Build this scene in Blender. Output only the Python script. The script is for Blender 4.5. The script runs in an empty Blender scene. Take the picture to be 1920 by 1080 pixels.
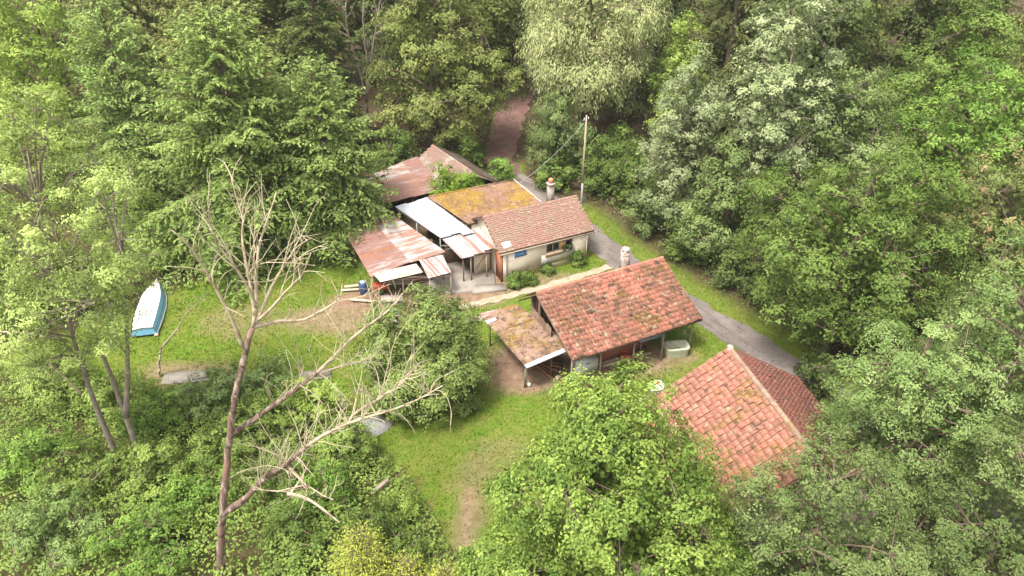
import bpy, math
import numpy as np
from mathutils import Vector, Matrix

R = math.radians
sc = bpy.context.scene
COL = sc.collection

# ------------------------------------------------------------------ camera, sky, sun, exposure
cam_d = bpy.data.cameras.new('camera'); cam = bpy.data.objects.new('camera', cam_d); COL.objects.link(cam)
cam.location = (0, 0, 29); cam.rotation_euler = (R(90 - 33), 0, 0)
cam_d.sensor_width = 36; cam_d.lens = 28.26; cam_d.clip_start = 0.5; cam_d.clip_end = 2000
sc.camera = cam

SUN_EL, SUN_AZ = 64, -140          # azimuth measured clockwise from +Y: the light comes from behind and left of the camera
world = bpy.data.worlds.new('World'); sc.world = world; world.use_nodes = True
wn = world.node_tree
bg = wn.nodes['Background']
sky = wn.nodes.new('ShaderNodeTexSky'); sky.sky_type = 'NISHITA'; sky.sun_disc = False
sky.sun_elevation = R(SUN_EL); sky.sun_rotation = R(SUN_AZ); sky.air_density = 1.0; sky.dust_density = 4.0
hs = wn.nodes.new('ShaderNodeHueSaturation'); hs.inputs['Saturation'].default_value = 0.08   # white overcast cloud
wn.links.new(sky.outputs[0], hs.inputs['Color']); wn.links.new(hs.outputs[0], bg.inputs['Color'])
bg.inputs['Strength'].default_value = 0.105
sd = bpy.data.lights.new('sun', 'SUN'); sun = bpy.data.objects.new('sun', sd); COL.objects.link(sun)
sd.energy = 1.5; sd.angle = R(12); sd.color = (1.0, 0.95, 0.88)
az = R(SUN_AZ); el = R(SUN_EL)
sdir = Vector((math.sin(az) * math.cos(el), math.cos(az) * math.cos(el), math.sin(el)))
sun.rotation_euler = sdir.to_track_quat('Z', 'Y').to_euler(); sun.location = sdir * 100
vs = sc.view_settings
vs.view_transform = 'Standard'; vs.look = 'None'; vs.gamma = 1.0; vs.use_curve_mapping = False
vs.exposure = 1.97
sc.render.engine = 'CYCLES'
cy = sc.cycles
cy.max_bounces = 6; cy.volume_bounces = 0; cy.diffuse_bounces = 4; cy.glossy_bounces = 2; cy.transmission_bounces = 4; cy.transparent_max_bounces = 4
cy.use_denoising = True; cy.use_adaptive_sampling = True; cy.adaptive_threshold = 0.015
cy.caustics_reflective = False; cy.caustics_refractive = False

# ------------------------------------------------------------------ helpers
def unit(a):
    a = np.asarray(a, float)
    return a / np.maximum(np.linalg.norm(a, axis=-1, keepdims=True), 1e-9)

def mesh_np(name, V, F, mat=None, tint=None, smooth=False):
    V = np.asarray(V, np.float32); F = np.asarray(F, np.int32); n, k = F.shape
    me = bpy.data.meshes.new(name)
    me.vertices.add(len(V)); me.vertices.foreach_set('co', V.ravel())
    me.loops.add(n * k); me.loops.foreach_set('vertex_index', F.ravel())
    me.polygons.add(n); me.polygons.foreach_set('loop_start', np.arange(0, n * k, k, dtype=np.int32))
    if tint is not None:
        a = me.attributes.new('tint', 'FLOAT', 'FACE'); a.data.foreach_set('value', np.asarray(tint, np.float32))
    me.update(calc_edges=True)
    if smooth: me.polygons.foreach_set('use_smooth', np.ones(n, bool))
    if mat: me.materials.append(mat)
    return me

def link(name, data, parent=None, loc=None):
    o = bpy.data.objects.new(name, data); COL.objects.link(o)
    if parent is not None: o.parent = parent
    if loc is not None: o.location = loc
    return o

def tag(o, label=None, cat=None, group=None, kind=None):
    if label: o['label'] = label
    if cat: o['category'] = cat
    if group: o['group'] = group
    if kind: o['kind'] = kind
    return o

def thing(name, label, cat, loc=(0, 0, 0), group=None):
    o = bpy.data.objects.new(name, None); COL.objects.link(o); o.location = loc; o.empty_display_size = 0.3
    return tag(o, label, cat, group)

class Geo:
    def __init__(s): s.V = []; s.F = []; s.n = 0
    def add(s, V, F):
        V = np.asarray(V, float).reshape(-1, 3); s.V.append(V); s.F.append(np.asarray(F, int) + s.n); s.n += len(V); return s
    def tube(s, P, r, k=6, cap=True):
        P = np.asarray(P, float); m = len(P)
        r = np.full(m, float(r)) if np.ndim(r) == 0 else np.asarray(r, float)
        T = unit(np.gradient(P, axis=0)); up = np.array([0.0, 0, 1]) if abs(T[0][2]) < 0.9 else np.array([1.0, 0, 0])
        A = unit(np.cross(T, up)); B = np.cross(T, A)
        th = np.arange(k) * 2 * np.pi / k
        ring = P[:, None] + (A[:, None] * np.cos(th)[None, :, None] + B[:, None] * np.sin(th)[None, :, None]) * r[:, None, None]
        i = np.arange(m - 1)[:, None] * k; j = np.arange(k)[None]; j2 = (j + 1) % k
        F = np.stack([i + j, i + j2, i + k + j2, i + k + j], -1).reshape(-1, 4)
        if cap and k == 4: F = np.vstack([F, [[3, 2, 1, 0]], [[(m - 1) * k + q for q in range(4)]]])
        elif cap and k == 6:
            b = (m - 1) * k
            F = np.vstack([F, [[3, 2, 1, 0], [5, 4, 3, 0], [b, b + 1, b + 2, b + 3], [b, b + 3, b + 4, b + 5]]])
        elif cap and k == 8:
            b = (m - 1) * k
            F = np.vstack([F, [[3, 2, 1, 0], [7, 4, 3, 0], [7, 6, 5, 4], [b, b + 1, b + 2, b + 3], [b, b + 3, b + 4, b + 7], [b + 4, b + 5, b + 6, b + 7]]])
        return s.add(ring.reshape(-1, 3), F)
    def hexa(s, a, b):                      # a, b: two matching quads
        return s.add(np.vstack([a, b]), [[3, 2, 1, 0], [4, 5, 6, 7], [0, 1, 5, 4], [1, 2, 6, 5], [2, 3, 7, 6], [3, 0, 4, 7]])
    def box(s, c, size, ang=0.0):
        c = np.asarray(c, float); hx, hy, hz = np.asarray(size, float) / 2
        e = np.array([math.cos(ang), math.sin(ang), 0]); n = np.array([-math.sin(ang), math.cos(ang), 0]); z = np.array([0, 0, 1.0])
        q = np.array([-e * hx - n * hy, e * hx - n * hy, e * hx + n * hy, -e * hx + n * hy]) + c
        return s.hexa(q - z * hz, q + z * hz)
    def slab(s, quad, t):                   # quad thickened downwards along its normal
        q = np.asarray(quad, float); n = unit(np.cross(q[1] - q[0], q[3] - q[0])); n = n if n[2] > 0 else -n
        return s.hexa(q - n * t, q)
    def mesh(s, name, mat, smooth=False): return mesh_np(name, np.vstack(s.V), np.vstack(s.F), mat, None, smooth)
    def build(s, name, mat, parent=None, smooth=False): return link(name, s.mesh(name, mat, smooth), parent)

# ------------------------------------------------------------------ materials
def mat_new(name):
    m = bpy.data.materials.new(name); m.use_nodes = True
    nt = m.node_tree; return m, nt, nt.nodes['Principled BSDF']

def rgb(c): return (c[0], c[1], c[2], 1)

def surf(name, base, layers=(), rough=0.8, vary=0.0, bump=0.0, bump_scale=20, metal=0.0, spec=0.3):
    """base colour with noise layers (colour, scale, low, high, (stretch)) in world space, each object a shade of its own"""
    m, nt, p = mat_new(name); N = nt.nodes; Lk = nt.links
    geo = N.new('ShaderNodeNewGeometry'); oi = N.new('ShaderNodeObjectInfo')
    col = N.new('ShaderNodeRGB'); col.outputs[0].default_value = rgb(base); out = col.outputs[0]
    if vary:
        mr = N.new('ShaderNodeMapRange'); mr.inputs[3].default_value = 1 - vary; mr.inputs[4].default_value = 1 + vary
        Lk.new(oi.outputs['Random'], mr.inputs[0])
        h = N.new('ShaderNodeHueSaturation'); Lk.new(out, h.inputs['Color']); Lk.new(mr.outputs[0], h.inputs['Value']); out = h.outputs[0]
    for i, ly in enumerate(layers):
        c, s, lo, hi = ly[:4]
        mp = N.new('ShaderNodeMapping'); mp.inputs['Location'].default_value = (i * 7.3, i * 3.1, i * 1.7)
        if len(ly) > 4:
            st = ly[4]; mp.vector_type = 'TEXTURE'; mp.inputs['Rotation'].default_value = (0, 0, st[0]); mp.inputs['Scale'].default_value = [1 / q for q in st[1]]   # streaks along one direction
        Lk.new(geo.outputs['Position'], mp.inputs[0])
        nz = N.new('ShaderNodeTexNoise'); nz.inputs['Scale'].default_value = s; nz.inputs['Detail'].default_value = 5; nz.inputs['Roughness'].default_value = 0.65
        Lk.new(mp.outputs[0], nz.inputs['Vector'])
        mr = N.new('ShaderNodeMapRange'); mr.inputs[1].default_value = lo; mr.inputs[2].default_value = hi
        Lk.new(nz.outputs[0], mr.inputs[0])
        mx = N.new('ShaderNodeMix'); mx.data_type = 'RGBA'; mx.inputs[7].default_value = rgb(c)
        Lk.new(mr.outputs[0], mx.inputs[0]); Lk.new(out, mx.inputs[6]); out = mx.outputs[2]
    Lk.new(out, p.inputs['Base Color']); p.inputs['Roughness'].default_value = rough; p.inputs['Metallic'].default_value = metal
    p.inputs['Specular IOR Level'].default_value = spec
    if bump:
        nz = N.new('ShaderNodeTexNoise'); nz.inputs['Scale'].default_value = bump_scale; nz.inputs['Detail'].default_value = 4
        Lk.new(geo.outputs['Position'], nz.inputs['Vector'])
        b = N.new('ShaderNodeBump'); b.inputs['Strength'].default_value = bump; b.inputs['Distance'].default_value = 0.03
        Lk.new(nz.outputs[0], b.inputs['Height']); Lk.new(b.outputs[0], p.inputs['Normal'])
    return m

def leafmat(name, a, b, trans=0.30, rough=0.6, spec=0.12, c=None):
    """leaf colour runs from a to b by the leaf's own tint; c colours the few odd leaves"""
    m, nt, p = mat_new(name); N = nt.nodes; Lk = nt.links
    at = N.new('ShaderNodeAttribute'); at.attribute_name = 'tint'
    cr = N.new('ShaderNodeValToRGB'); e = cr.color_ramp.elements
    e[0].position = 0.05; e[0].color = rgb(a); e[1].position = 0.85; e[1].color = rgb(b)
    if c:
        q = e.new(0.97); q.color = rgb(c)
    Lk.new(at.outputs['Fac'], cr.inputs[0])
    oi = N.new('ShaderNodeObjectInfo'); mr = N.new('ShaderNodeMapRange'); mr.inputs[3].default_value = 0.9; mr.inputs[4].default_value = 1.1
    Lk.new(oi.outputs['Random'], mr.inputs[0])
    h = N.new('ShaderNodeHueSaturation'); Lk.new(cr.outputs[0], h.inputs['Color']); Lk.new(mr.outputs[0], h.inputs['Value'])
    Lk.new(h.outputs[0], p.inputs['Base Color']); p.inputs['Roughness'].default_value = rough; p.inputs['Specular IOR Level'].default_value = spec
    tr = N.new('ShaderNodeBsdfTranslucent'); Lk.new(h.outputs[0], tr.inputs[0])
    mx = N.new('ShaderNodeMixShader'); mx.inputs[0].default_value = trans
    Lk.new(p.outputs[0], mx.inputs[1]); Lk.new(tr.outputs[0], mx.inputs[2])
    Lk.new(mx.outputs[0], N['Material Output'].inputs[0])
    return m

M = {}
MOSS = (0.20, 0.115, 0.022)
M['tile_red'] = surf('clay tile', (0.38, 0.145, 0.098), [((0.21, 0.105, 0.068), 0.34, 0.43, 0.56), ((0.35, 0.13, 0.09), 2.6, 0.52, 0.60), ((0.165, 0.095, 0.032), 0.7, 0.54, 0.63), ((0.115, 0.068, 0.045), 1.9, 0.52, 0.60), ((0.34, 0.275, 0.19), 2.4, 0.58, 0.64), ((0.40, 0.16, 0.11), 4.5, 0.57, 0.63)], 0.9, 0.15, 0.5, 30)
M['tile_pink'] = surf('pale clay tile', (0.35, 0.145, 0.10), [((0.255, 0.12, 0.08), 1.0, 0.46, 0.60), ((0.22, 0.135, 0.04), 0.6, 0.52, 0.64), ((0.34, 0.26, 0.17), 2.2, 0.58, 0.66), ((0.14, 0.082, 0.05), 2.2, 0.57, 0.66), ((0.40, 0.18, 0.13), 4.0, 0.55, 0.63)], 0.9, 0.16, 0.4, 30)
M['tile_brown'] = surf('weathered brown tile', (0.281, 0.151, 0.117), [((0.252, 0.177, 0.121), 0.8, 0.45, 0.65), ((0.423, 0.317, 0.243), 6.0, 0.55, 0.66), ((0.159, 0.090, 0.068), 8.0, 0.55, 0.68)], 0.9, 0.0, 0.3, 30)
M['tile_grey'] = surf('grey brown tile', (0.240, 0.158, 0.121), [((0.340, 0.281, 0.221), 0.6, 0.48, 0.62), ((0.285, 0.129, 0.099), 0.9, 0.5, 0.65), ((0.128, 0.084, 0.062), 7.0, 0.55, 0.68)], 0.9, 0.0, 0.3, 30)
CR_ = (0.44, (0.4, 3.0, 1.0))
M['rust'] = surf('rusted sheet', (0.205, 0.11, 0.09), [((0.29, 0.245, 0.23), 0.8, 0.54, 0.62, CR_), ((0.25, 0.105, 0.05), 0.6, 0.53, 0.63, CR_), ((0.13, 0.07, 0.055), 2.0, 0.52, 0.66, CR_), ((0.26, 0.18, 0.145), 5.0, 0.6, 0.7)], 0.75, 0.12, 0.1)
M['rust_pale'] = surf('pale rusting sheet', (0.31, 0.27, 0.255), [((0.225, 0.125, 0.09), 1.1, 0.45, 0.55, CR_), ((0.25, 0.10, 0.045), 0.8, 0.56, 0.63, CR_), ((0.34, 0.325, 0.32), 2.2, 0.58, 0.68, CR_)], 0.65, 0.10, 0.1)
M['rust_cream'] = surf('cream painted sheet', (0.42, 0.36, 0.275), [((0.30, 0.17, 0.11), 1.4, 0.55, 0.7, CR_)], 0.6, 0.05)
M['zinc'] = surf('bare zinc sheet', (0.36, 0.38, 0.405), [((0.30, 0.32, 0.345), 0.5, 0.45, 0.65), ((0.25, 0.22, 0.20), 2.5, 0.60, 0.72)], 0.5, 0.05, 0, 20, 0.0, 0.4)
M['zinc_strip'] = surf('streaked zinc sheet', (0.35, 0.355, 0.37), [((0.24, 0.13, 0.095), 1.0, 0.47, 0.56, (-0.96, (0.10, 4.0, 0.1)))], 0.5, 0.06)
M['mossy'] = surf('moss on rusted sheet', (0.205, 0.115, 0.082), [((0.235, 0.14, 0.024), 0.30, 0.46, 0.55), ((0.15, 0.085, 0.045), 1.6, 0.48, 0.60), ((0.33, 0.25, 0.19), 3.0, 0.58, 0.66), ((0.09, 0.055, 0.035), 5.0, 0.53, 0.66), ((0.26, 0.17, 0.05), 7.0, 0.58, 0.68)], 0.95, 0.14, 0.9, 12)
M['mossy2'] = surf('moss and leaf litter on sheet', (0.23, 0.145, 0.105), [((0.175, 0.105, 0.026), 0.42, 0.42, 0.54), ((0.26, 0.185, 0.13), 1.6, 0.52, 0.62), ((0.10, 0.062, 0.04), 3.0, 0.50, 0.60), ((0.28, 0.16, 0.125), 4.5, 0.56, 0.64), ((0.28, 0.22, 0.15), 7.0, 0.58, 0.66)], 0.95, 0.12, 0.9, 12)
M['plaster'] = surf('cream render', (0.74, 0.63, 0.49), [((0.62, 0.51, 0.39), 0.7, 0.48, 0.7), ((0.48, 0.385, 0.28), 2.2, 0.58, 0.74)], 0.95, 0, 0.15, 25)
M['white_patch'] = surf('fresh white render', (0.576, 0.536, 0.464), [((0.480, 0.424, 0.336), 2.0, 0.5, 0.65)], 0.95)
M['timber'] = surf('dark timber', (0.13, 0.08, 0.055), [((0.22, 0.15, 0.11), 2.0, 0.5, 0.7)], 0.9, 0.2)
M['timber_grey'] = surf('grey timber', (0.30, 0.24, 0.18), [((0.2, 0.14, 0.1), 3.0, 0.5, 0.7)], 0.9, 0.2)
M['plank'] = surf('pale plank', (0.50, 0.39, 0.28), [((0.35, 0.24, 0.16), 3.0, 0.5, 0.7)], 0.9, 0.15)
M['rustbrown'] = surf('brown door paint', (0.30, 0.12, 0.06), [((0.2, 0.08, 0.05), 3.0, 0.5, 0.7)], 0.7)
M['concrete'] = surf('old concrete', (0.284, 0.249, 0.209), [((0.222, 0.195, 0.162), 1.2, 0.48, 0.65), ((0.203, 0.162, 0.081), 0.8, 0.58, 0.72), ((0.169, 0.135, 0.108), 6.0, 0.58, 0.7)], 0.95, 0.08, 0.2, 20)
M['stone_green'] = surf('algae stained stone', (0.40, 0.41, 0.30), [((0.30, 0.30, 0.20), 3.0, 0.48, 0.65), ((0.24, 0.18, 0.12), 4.0, 0.58, 0.7)], 0.9, 0, 0.3, 20)
M['chimney_white'] = surf('flaking whitewash', (0.359, 0.316, 0.272), [((0.228, 0.141, 0.109), 4.0, 0.52, 0.6), ((0.163, 0.136, 0.109), 7.0, 0.6, 0.7)], 0.95, 0, 0.3, 25)
M['white'] = surf('white enamel', (0.592, 0.592, 0.560), [((0.480, 0.448, 0.384), 3.0, 0.58, 0.75)], 0.5)
M['hull_white'] = surf('white hull paint', (0.62, 0.60, 0.57), [((0.50, 0.43, 0.38), 1.0, 0.56, 0.70), ((0.38, 0.36, 0.30), 3.5, 0.64, 0.74)], 0.55)
M['hull_blue'] = surf('blue hull paint', (0.20, 0.43, 0.62), [((0.30, 0.52, 0.64), 2.0, 0.5, 0.7), ((0.16, 0.28, 0.36), 5.0, 0.62, 0.7)], 0.55)
M['hull_pink'] = surf('weathered gunwale', (0.45, 0.25, 0.2), [((0.6, 0.5, 0.42), 4.0, 0.45, 0.6)], 0.7)
M['blue_panel'] = surf('blue panel', (0.10, 0.26, 0.62), [((0.25, 0.40, 0.68), 3.0, 0.48, 0.62)], 0.5)
M['orange'] = surf('faded orange board', (0.62, 0.34, 0.14), [((0.6, 0.45, 0.3), 4.0, 0.5, 0.7)], 0.8)
M['dark'] = surf('dark cloth', (0.03, 0.03, 0.035), [((0.12, 0.12, 0.13), 5.0, 0.55, 0.7)], 0.8)
M['grey_blue'] = surf('grey blue tarpaulin', (0.33, 0.38, 0.43), [((0.5, 0.52, 0.55), 2.0, 0.5, 0.65)], 0.6)
M['red'] = surf('faded red paint', (0.45, 0.07, 0.035), [((0.3, 0.1, 0.06), 3.0, 0.5, 0.7)], 0.6)
M['navy'] = surf('dark blue plastic', (0.04, 0.07, 0.14), [], 0.4)
M['pot'] = surf('terracotta pot', (0.60, 0.20, 0.11), [], 0.8)
M['galv'] = surf('galvanised steel', (0.27, 0.27, 0.26), [], 0.5, 0, 0, 20, 0.3)
M['pole_wood'] = surf('weathered pole', (0.36, 0.29, 0.22), [((0.26, 0.19, 0.14), 2.0, 0.5, 0.7)], 0.9)
M['wire'] = surf('grey cable', (0.35, 0.33, 0.30), [], 0.7)
M['bark'] = surf('brown bark', (0.135, 0.092, 0.066), [((0.20, 0.15, 0.11), 3.0, 0.5, 0.65)], 0.95, 0.1, 0.4, 12)
M['bark_red'] = surf('stripped brown bark', (0.155, 0.098, 0.075), [((0.31, 0.25, 0.20), 2.2, 0.50, 0.57, (0, (2.5, 2.5, 0.45))), ((0.075, 0.048, 0.038), 3.0, 0.53, 0.60), ((0.22, 0.13, 0.095), 1.2, 0.54, 0.64)], 0.95, 0, 1.0, 9)
M['bark_pale'] = surf('bare pale wood', (0.42, 0.345, 0.235), [((0.26, 0.17, 0.125), 1.3, 0.50, 0.60), ((0.47, 0.41, 0.31), 3.0, 0.5, 0.7), ((0.18, 0.12, 0.09), 5.0, 0.60, 0.70)], 0.9, 0.05, 0.8, 12)
M['twig_pale'] = surf('bare yellowish twig', (0.433, 0.379, 0.242), [((0.349, 0.280, 0.196), 1.0, 0.45, 0.6)], 0.9)
M['bark_grey'] = surf('grey brown bark', (0.20, 0.16, 0.125), [((0.30, 0.25, 0.2), 2.5, 0.5, 0.65), ((0.11, 0.08, 0.065), 4.0, 0.55, 0.66)], 0.95, 0, 0.6, 10)
M['bark_silver'] = surf('silver bark', (0.44, 0.40, 0.33), [((0.26, 0.21, 0.17), 2.5, 0.5, 0.65)], 0.95)
M['grey_dead'] = surf('grey dead wood', (0.36, 0.28, 0.24), [((0.5, 0.42, 0.36), 2.0, 0.5, 0.65)], 0.95)
g = dict(
    lime=((0.181, 0.268, 0.046), (0.405, 0.500, 0.116)), mid=((0.078, 0.125, 0.024), (0.195, 0.273, 0.061)),
    fresh=((0.089, 0.162, 0.026), (0.259, 0.394, 0.075)), dark=((0.056, 0.083, 0.023), (0.135, 0.174, 0.047)),
    olive=((0.107, 0.132, 0.034), (0.263, 0.300, 0.086)), silver=((0.187, 0.234, 0.093), (0.402, 0.447, 0.230)),
    willow=((0.254, 0.289, 0.110), (0.485, 0.516, 0.239)), ash=((0.126, 0.195, 0.052), (0.278, 0.366, 0.121)),
    grey=((0.099, 0.144, 0.042), (0.231, 0.294, 0.098)), fir=((0.125, 0.182, 0.045), (0.294, 0.384, 0.104)),
    larch=((0.153, 0.232, 0.060), (0.335, 0.446, 0.130)), spruce=((0.051, 0.063, 0.019), (0.132, 0.145, 0.043)),
    rustspruce=((0.122, 0.150, 0.040), (0.286, 0.302, 0.092)), robinia=((0.204, 0.271, 0.067), (0.438, 0.524, 0.166)),
    gold=((0.271, 0.321, 0.043), (0.487, 0.517, 0.098)), bramble=((0.126, 0.189, 0.038), (0.308, 0.400, 0.093)),
    bright=((0.127, 0.235, 0.024), (0.271, 0.405, 0.047)), pink=((0.118, 0.155, 0.043), (0.271, 0.301, 0.098)))
for k, (a, b) in g.items():
    M[k] = leafmat('leaf ' + k, a, b, c=(0.36, 0.22, 0.13) if k == 'pink' else None)
M['litter'] = leafmat('fallen leaf', (0.07, 0.042, 0.025), (0.26, 0.18, 0.09), 0.1, 0.9, 0.05)
M['fruit'] = leafmat('leaf fruit', (0.13, 0.185, 0.045), (0.30, 0.37, 0.105))
M['hornbeam'] = leafmat('leaf hornbeam', (0.085, 0.15, 0.024), (0.34, 0.45, 0.095))
M['grass'] = leafmat('grass', (0.086, 0.152, 0.013), (0.142, 0.168, 0.028), 0.25, 0.7, 0.15)

# ------------------------------------------------------------------ ground
def vnoise(x, y, s, seed=0):
    """smooth value noise, 0..1"""
    x = np.asarray(x) / s; y = np.asarray(y) / s
    xi = np.floor(x).astype(int); yi = np.floor(y).astype(int); fx = x - xi; fy = y - yi
    fx = fx * fx * (3 - 2 * fx); fy = fy * fy * (3 - 2 * fy)
    def h(a, b):
        n = np.sin(a * 127.1 + b * 311.7 + seed * 74.7) * 43758.5453
        return n - np.floor(n)
    return (h(xi, yi) * (1 - fx) + h(xi + 1, yi) * fx) * (1 - fy) + (h(xi, yi + 1) * (1 - fx) + h(xi + 1, yi + 1) * fx) * fy
def fbm(x, y, s, seed=0):
    return (vnoise(x, y, s, seed) * 4 + vnoise(x, y, s / 2, seed + 1) * 2 + vnoise(x, y, s / 4, seed + 2)) / 7

def sstep(a, b, x):
    t = np.clip((x - a) / (b - a), 0, 1); return t * t * (3 - 2 * t)

ROAD = np.array([(26.0, 22.0), (20.2, 30.0), (16.9, 34.4), (14.4, 38.6), (11.4, 42.2), (8.5, 46.8), (6.1, 50.9), (4.2, 54.8), (2.0, 58.6), (-0.1, 62.0)])
TRACK = np.array([(-0.1, 62.0), (-1.2, 65.0), (-0.9, 69.5), (-0.35, 74.0), (0.2, 79.0), (1.6, 84.0), (4.5, 89.0)])
def seg_dist(x, y, line):
    d = np.full(np.shape(x), 1e9)
    for (ax, ay), (bx, by) in zip(line[:-1], line[1:]):
        vx, vy = bx - ax, by - ay; t = np.clip(((x - ax) * vx + (y - ay) * vy) / (vx * vx + vy * vy), 0, 1)
        d = np.minimum(d, np.hypot(x - ax - t * vx, y - ay - t * vy))
    return d
UG_X = np.array([-60, -29, -22, -17, -10.5, -7.6, -5.0, -3.3, -2.2, -1.5]); UG_Y = np.array([37, 36.5, 35.0, 34.2, 33.0, 30.6, 27.4, 24.5, 22, 19])
def in_undergrowth(x, y):
    left = (x < -1.5) & (y < np.interp(x, UG_X, UG_Y) + (fbm(x, y, 2.5, 9) - 0.5) * 2.0)
    return left
def wood_mask(x, y):
    """1 on the forest floor, 0 on the mown clearing"""
    dr = seg_dist(x, y, ROAD)
    rx = np.interp(y, ROAD[:, 1], ROAD[:, 0])
    right = sstep(1.9, 3.6, dr) * (x > rx)
    back = sstep(56.5, 58.5, y + 0.15 * np.abs(x)) * (np.abs(x + 0.4) > 1.6)
    lx = np.interp(y, [30, 36, 41, 46, 50, 54], [-33, -31, -25.5, -20.5, -12.5, -11])
    left = sstep(0.5, -1.5, x - lx) * (y > 34)
    near = (x > 13.5) & (y < 31)
    return np.clip(np.maximum.reduce([right, back, left, near * 1.0, in_undergrowth(x, y) * 0.8]) + (fbm(x, y, 3, 5) - 0.5) * 0.4, 0, 1)
def dirt_mask(x, y):
    d = np.zeros(np.shape(x))
    for cx, cy, rx, ry, s in ((1.6, 36.6, 3.9, 2.6, 1.1), (5.5, 37.2, 5.0, 1.9, 1.0), (-2.1, 24.3, 0.65, 3.0, 0.9), (-1.6, 27.6, 1.3, 1.8, 0.45), (-11.0, 41.2, 4.0, 1.6, 0.8), (-7.5, 43.0, 4.5, 2.0, 1.0),
                              (-16.5, 41.0, 2.6, 1.8, 0.4), (-4.0, 46.0, 5.0, 4.0, 1.0), (2.5, 45.9, 3.0, 0.6, 0.7), (10.3, 37.2, 1.0, 0.7, 0.8), (-18.5, 35.8, 3.2, 1.0, 0.7), (-9.5, 53.5, 4.0, 6.0, 0.9), (-0.5, 29.6, 1.8, 1.0, 0.35)):
        q = ((x - cx) / rx) ** 2 + ((y - cy) / ry) ** 2
        d = np.maximum(d, s * sstep(1.35, 0.45, q + (fbm(x, y, 1.6, 3) - 0.5) * 1.3))
    return np.clip(d, 0, 1)
def gz(x, y): return (fbm(x, y, 3.0, 20) - 0.5) * 0.12 * sstep(0.5, 2.5, seg_dist(x, y, ROAD))

def build_ground():
    a = np.concatenate([[-900, -500, -300, -180, -120, -90], np.arange(-70, 70.01, 0.7), [90, 120, 180, 300, 500, 900]])
    b = np.concatenate([[-300, -120, -40, -10, 5], np.arange(14, 100.01, 0.7), [110, 125, 150, 200, 300, 500, 900, 1500]])
    X, Y = np.meshgrid(a, b); Z = gz(X, Y) - 0.02
    n, m = X.shape; V = np.stack([X, Y, Z], -1).reshape(-1, 3)
    i = np.arange(n - 1)[:, None] * m + np.arange(m - 1)[None]; F = np.stack([i, i + 1, i + m + 1, i + m], -1).reshape(-1, 4)
    mt, nt, p = mat_new('ground'); N = nt.nodes; Lk = nt.links
    me = mesh_np('ground', V, F, mt, None, True)
    for nm, f in (('dirt', dirt_mask), ('wood', wood_mask)):
        at = me.attributes.new(nm, 'FLOAT', 'POINT'); at.data.foreach_set('value', f(X, Y).ravel().astype(np.float32))
    geo = N.new('ShaderNodeNewGeometry')
    def noise(s, d=5):
        z = N.new('ShaderNodeTexNoise'); z.inputs['Scale'].default_value = s; z.inputs['Detail'].default_value = d; z.inputs['Roughness'].default_value = 0.65
        Lk.new(geo.outputs['Position'], z.inputs['Vector']); return z.outputs[0]
    def ramp(v, lo, hi):
        r = N.new('ShaderNodeMapRange'); r.inputs[1].default_value = lo; r.inputs[2].default_value = hi; Lk.new(v, r.inputs[0]); return r.outputs[0]
    def mix(f, a, b):
        x = N.new('ShaderNodeMix'); x.data_type = 'RGBA'; Lk.new(f, x.inputs[0])
        for s, q in ((6, a), (7, b)):
            if isinstance(q, tuple): x.inputs[s].default_value = rgb(q)
            else: Lk.new(q, x.inputs[s])
        return x.outputs[2]
    def attr(n):
        t = N.new('ShaderNodeAttribute'); t.attribute_name = n; return t.outputs['Fac']
    c = mix(ramp(noise(0.35), 0.38, 0.62), (0.084, 0.148, 0.013), (0.135, 0.162, 0.026))
    c = mix(ramp(noise(1.7), 0.5, 0.7), c, (0.20, 0.175, 0.05))
    c = mix(ramp(noise(9.0), 0.45, 0.75), c, (0.07, 0.115, 0.012))
    d = mix(ramp(noise(2.2), 0.4, 0.62), (0.19, 0.115, 0.075), (0.27, 0.19, 0.13))
    d = mix(ramp(noise(12), 0.5, 0.7), d, (0.14, 0.085, 0.055))
    w = mix(ramp(noise(1.4), 0.42, 0.6), (0.05, 0.032, 0.022), (0.10, 0.055, 0.04))
    w = mix(ramp(noise(4.0), 0.5, 0.62), w, (0.05, 0.065, 0.015))
    c = mix(attr('dirt'), c, d); c = mix(attr('wood'), c, w)
    Lk.new(c, p.inputs['Base Color']); p.inputs['Roughness'].default_value = 0.95; p.inputs['Specular IOR Level'].default_value = 0.1
    bp = N.new('ShaderNodeBump'); bp.inputs['Strength'].default_value = 0.6; bp.inputs['Distance'].default_value = 0.06
    Lk.new(noise(14), bp.inputs['Height']); Lk.new(bp.outputs[0], p.inputs['Normal'])
    tag(link('ground', me), 'mown lawn, bare earth and forest floor under everything', kind='structure')
build_ground()

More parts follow.
